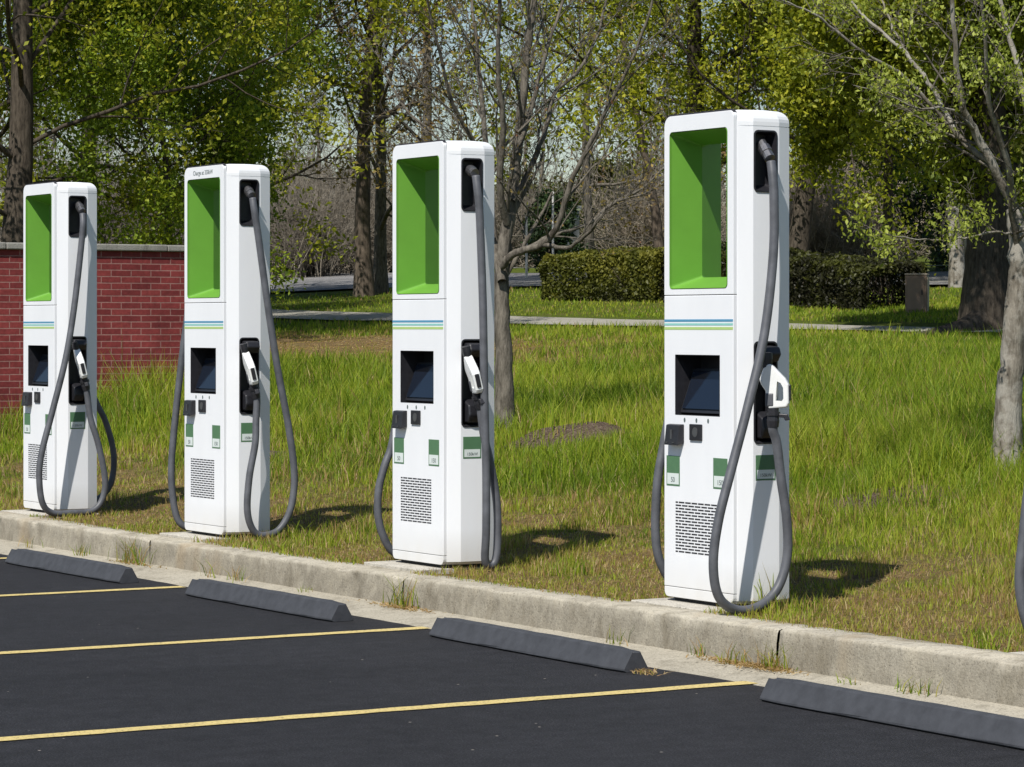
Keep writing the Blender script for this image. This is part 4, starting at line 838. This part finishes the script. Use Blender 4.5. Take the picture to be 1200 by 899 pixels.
def grass_field():
    rs = np.random.default_rng(3); VV = []; Q = []; T3 = []; TT = []; off = 0
    def addb(*a):
        nonlocal off
        V, q, t, ti = a; VV.append(V); Q.append(q+off); T3.append(t+off); TT.append(ti); off += len(V)
    # candidate positions: distance distribution favours what is near
    for (z0, z1, n, ppx, wpx) in ((11, 20, 260000, 1, 1), (20, 30, 190000, 1, 1), (30, 46, 170000, 1, 1), (44, 64, 60000, 1, 1)):
        Z = np.sqrt(rs.uniform(z0**2, z1**2, n)) if z1 < 25 else z0*(z1/z0)**rs.random(n); px = rs.uniform(-190, 1400, n)
        X = CAM[0]+Z*(FV[0]+(px-600)/FPX*RV[0]); Y = CAM[1]+Z*(FV[1]+(px-600)/FPX*RV[1])
        edge = -.225+.05*(fbm(X*2.5, X*0, 51)-.4)
        ok = (Y > edge) & (~in_pad(X, Y)) & ~((Y > 15.0) & (Y < 16.9)) & ~((X < WX+.03) & (X > WX-.3) & (Y < 5.95) & (Y > .6)) & ~((Y > 17.2) & (X < -44)) & (Y < 24)
        X, Y, Z = X[ok], Y[ok], Z[ok]; dry = dryf(X, Y); mu = mulchf(X, Y)[0]
        cl = fbm(X*2.6, Y*2.6, 61, 3); cl2 = fbm(X*9, Y*9, 62, 2)
        tall = np.clip((Y-1.9)/1.9, 0, 1)*np.clip((14.5-Y)/5, .25, 1)
        L = (.045+.05*cl2)*(1-tall)+tall*(.13+.26*np.clip(cl-.25, 0, 1)+.05*cl2)
        m2 = np.maximum(mulchf(X+FV[0]*.5, Y+FV[1]*.5)[0], mulchf(X+FV[0]*1., Y+FV[1]*1.)[0]); L *= 1-.5*m2*np.where(X > -5, .45, 1.)
        L *= (1-.70*dry)*(1-.35*dry*(Y > 7)); L = np.maximum(L, .03)
        L = np.where(Y > 16.8, .05+.03*cl2, L)
        tuft = (vnoise(X*3.3, Y*3.3, 64) > .74) & (Y > .1) & (Y < 4.5) & (dry > .3); L = np.where(tuft, L*2.4, L)
        L = np.where((X < -15.9) & (X > -17.6) & (Y > 1.5) & (Y < 6.3), L*1.7, L); L = np.where(vnoise(X*1.3+5, Y*1.3, 91) > .72, L*1.3, L)
        L *= rs.uniform(.5, 1.35, len(L))
        for _, a_, _ in info: L = np.where((X > a_+.02) & (X < a_+.30) & (Y > -.1) & (Y < .5), np.maximum(L*1.7, .05), L)
        keep = rs.random(len(X)) < np.clip(1.1-.35*dry-.60*dry*(Y > 7)-(mu > .3)*np.where(X > -5, .55, .86), .02, 1)*np.clip(.35+1.5*(cl2-.15), .2, 1)
        # some long seed stalks
        st = rs.random(len(X)) < .004; L = np.where(st & (Y > .5), L*1.5+.08, L)
        hue = fbm(X*1.1+7, Y*1.1, 71, 3)
        tint = .33+(hue-.5)*.55+rs.normal(0, .11, len(X)); isdry = rs.random(len(X)) < (.06+.64*dry); tint = np.where(isdry, np.where(Y > 7, rs.uniform(.74, .9, len(X)), .68+.30*rs.random(len(X))**1.6), tint+.10*dry)
        tint = np.clip(tint, 0, 1); Wd = np.maximum(.0048, Z*.00030)*rs.uniform(.7, 1.4, len(X))
        k = keep; X, Y, Z, L, Wd, tint = X[k], Y[k], Z[k], L[k], Wd[k], tint[k]
        addb(*blades(rs, X, Y, hfull(X, Y)-.012, L, Wd, tint, .55))
    # straw lying flat
    n = 60000; Z = np.sqrt(rs.uniform(11**2, 24**2, n)); px = rs.uniform(-190, 1400, n); X = CAM[0]+Z*(FV[0]+(px-600)/FPX*RV[0]); Y = CAM[1]+Z*(FV[1]+(px-600)/FPX*RV[1])
    d = dryf(X, Y); ok = (Y > -.14) & (~in_pad(X, Y)) & (rs.random(n) < np.maximum(d*.85, mulchf(X, Y)[0]*.5)); X, Y = X[ok], Y[ok]
    addb(*blades(rs, X, Y, hfull(X, Y)+.004, rs.uniform(.03, .10, len(X)), rs.uniform(.003, .006, len(X)), .76+.24*rs.random(len(X))**1.8, .9, 1.))
    # straw patch in the far dry area
    n = 22000; X = rs.uniform(-33, -13, n); Y = rs.uniform(7.5, 13, n); d = dryf(X, Y); ok = rs.random(n) < d; X, Y = X[ok], Y[ok]
    addb(*blades(rs, X, Y, hfull(X, Y)+.004, rs.uniform(.06, .16, len(X)), rs.uniform(.01, .018, len(X)), .78+.2*rs.random(len(X))**1.5, .9, 1.))
    me = mesh_np('grass', np.concatenate(VV), [np.concatenate(Q), np.concatenate(T3)], dict(tint=np.concatenate(TT)))
    tag(link('grass', me, M['grass']), 'long and short grass mixed with dry straw on the verge', 'grass', kind='stuff')
    print('blades', len(me.vertices)//5)
grass_field()
# weeds in the gutter
def weed(label, x, y, z, n, L, seed, dry=.3, w=.10, parent=None, crumbs=0):
    rs = np.random.default_rng(seed); root = empty('weed', (x, y, z)); tag(root, label, 'weed', 'weeds growing along the gutter')
    X = rs.normal(0, w*.5, n); Y = rs.normal(0, .018, n); tint = np.where(rs.random(n) < dry, rs.uniform(.62, .95, n), rs.uniform(.05, .5, n))
    V, q, t, ti = blades(rs, X, Y, X*0-.01, rs.uniform(.35, 1.1, n)*L*1.35, np.full(n, .0058), tint, .75)
    link('leaves', mesh_np('leaves', V, [q, t], dict(tint=ti)), M['grass'], root)
    if crumbs:
        X = rs.normal(0, w*.9, crumbs); Y = rs.normal(0, .035, crumbs); V, q, t, ti = blades(rs, X, Y, X*0+.004, rs.uniform(.025, .07, crumbs), np.full(crumbs, .009), rs.uniform(.78, .93, crumbs), .9, .8); link('dead_leaves', mesh_np('dead_leaves', V, [q, t], dict(tint=ti)), M['grass'], root)
def onp(px, yk=-.40):
    v = FV+(px-600)/FPX*RV; t = (yk-CAM[1])/v[1]; return float(CAM[0]+t*v[0]), yk
    Zc = (CH-z)*FPX/(py-HYP); x, y = at(px, Zc); return x, y
for px, py, n, L, dry, w, cr, lab in ((157, 669, 60, .17, .55, .22, 90, 'largest weed tuft, at the right end of the first wheel stop'), (97, 646, 26, .09, .3, .12, 0, 'green weed tuft behind the middle of the first wheel stop'), (35, 634, 14, .10, .5, .14, 0, 'sparse weed behind the left end of the first wheel stop'),
        (245, 681, 10, .12, .6, .10, 0, 'weed stalks behind the left end of the second wheel stop'), (277, 684, 16, .10, .4, .10, 0, 'weed tuft behind the left half of the second wheel stop'), (360, 697, 14, .05, .3, .1, 0, 'tiny weed behind the right end of the second wheel stop'),
        (474, 710, 46, .17, .55, .18, 300, 'weed with curling stalks and dead leaves between second and third wheel stop'), (724, 762, 16, .11, .4, .10, 0, 'weed stalks behind the right end of the third wheel stop'), (816, 780, 16, .10, .4, .08, 0, 'weed tuft left of the dead leaves by the kerb joint'),
        (862, 784, 30, .10, .6, .14, 260, 'low weed among brown dead leaves by the kerb joint'), (906, 782, 60, .13, .5, .12, 420, 'weed clump growing out of the kerb joint above the nearest wheel stop'), (995, 806, 12, .05, .3, .06, 0, 'tiny green weed behind the left part of the nearest wheel stop'), (1072, 822, 30, .08, .3, .16, 0, 'spread weed behind the nearest wheel stop near the right edge')):
    x, y = onp(px, -.375-.02*(px % 3)); weed(lab, x, y, -.172, n, L, int(px), dry, w, None, cr)
weed('dry moss against the end face of the middle wheel stop', .42, -.80, -.2, 40, .03, 900, .85, .09, None, 60)
weed('broad bright green weed on the verge at the lower right edge', 1.92, -.10, 0., 36, .13, 901, .05, .12)
# ------------------------------------------------------------------ light, sky, camera
AZ = math.radians(34); EL = math.radians(51)
sd = Vector((math.sin(AZ)*math.cos(EL), -math.cos(AZ)*math.cos(EL), math.sin(EL)))
sun = bpy.data.lights.new('sun', 'SUN'); sun.energy = 4.7; sun.angle = math.radians(.53); sun.color = (1, .955, .885)
so = bpy.data.objects.new('sun', sun); COL.objects.link(so); so.rotation_euler = (-sd).to_track_quat('-Z', 'Y').to_euler(); so.location = (0, 0, 30)
wd = bpy.data.worlds.new('World'); sc.world = wd; wd.use_nodes = True; nt = wd.node_tree; bg = nt.nodes['Background']
sky = nt.nodes.new('ShaderNodeTexSky'); sky.sky_type = 'NISHITA'; sky.sun_disc = False; sky.sun_elevation = EL; sky.sun_rotation = math.pi-AZ
sky.air_density = 1.15; sky.dust_density = .25; sky.ozone_density = 2.5
nt.links.new(sky.outputs[0], bg.inputs[0]); bg.inputs[1].default_value = .072
cam = bpy.data.cameras.new('camera'); co = bpy.data.objects.new('camera', cam); COL.objects.link(co); sc.camera = co
cam.sensor_width = 36; cam.lens = FPX/1200*36; cam.shift_y = -(449.5-HYP)/1200; cam.clip_end = 3000; cam.clip_start = .1
fw = Vector((FV[0], FV[1], 0)); co.location = (CAM[0], CAM[1], CH); co.rotation_euler = fw.to_track_quat('-Z', 'Y').to_euler()
sc.view_settings.view_transform = 'Standard'; sc.view_settings.look = 'None'; sc.view_settings.gamma = 1; sc.view_settings.exposure = .24
sc.cycles.max_bounces = 6; sc.cycles.diffuse_bounces = 3; sc.cycles.transmission_bounces = 3; sc.cycles.transparent_max_bounces = 4
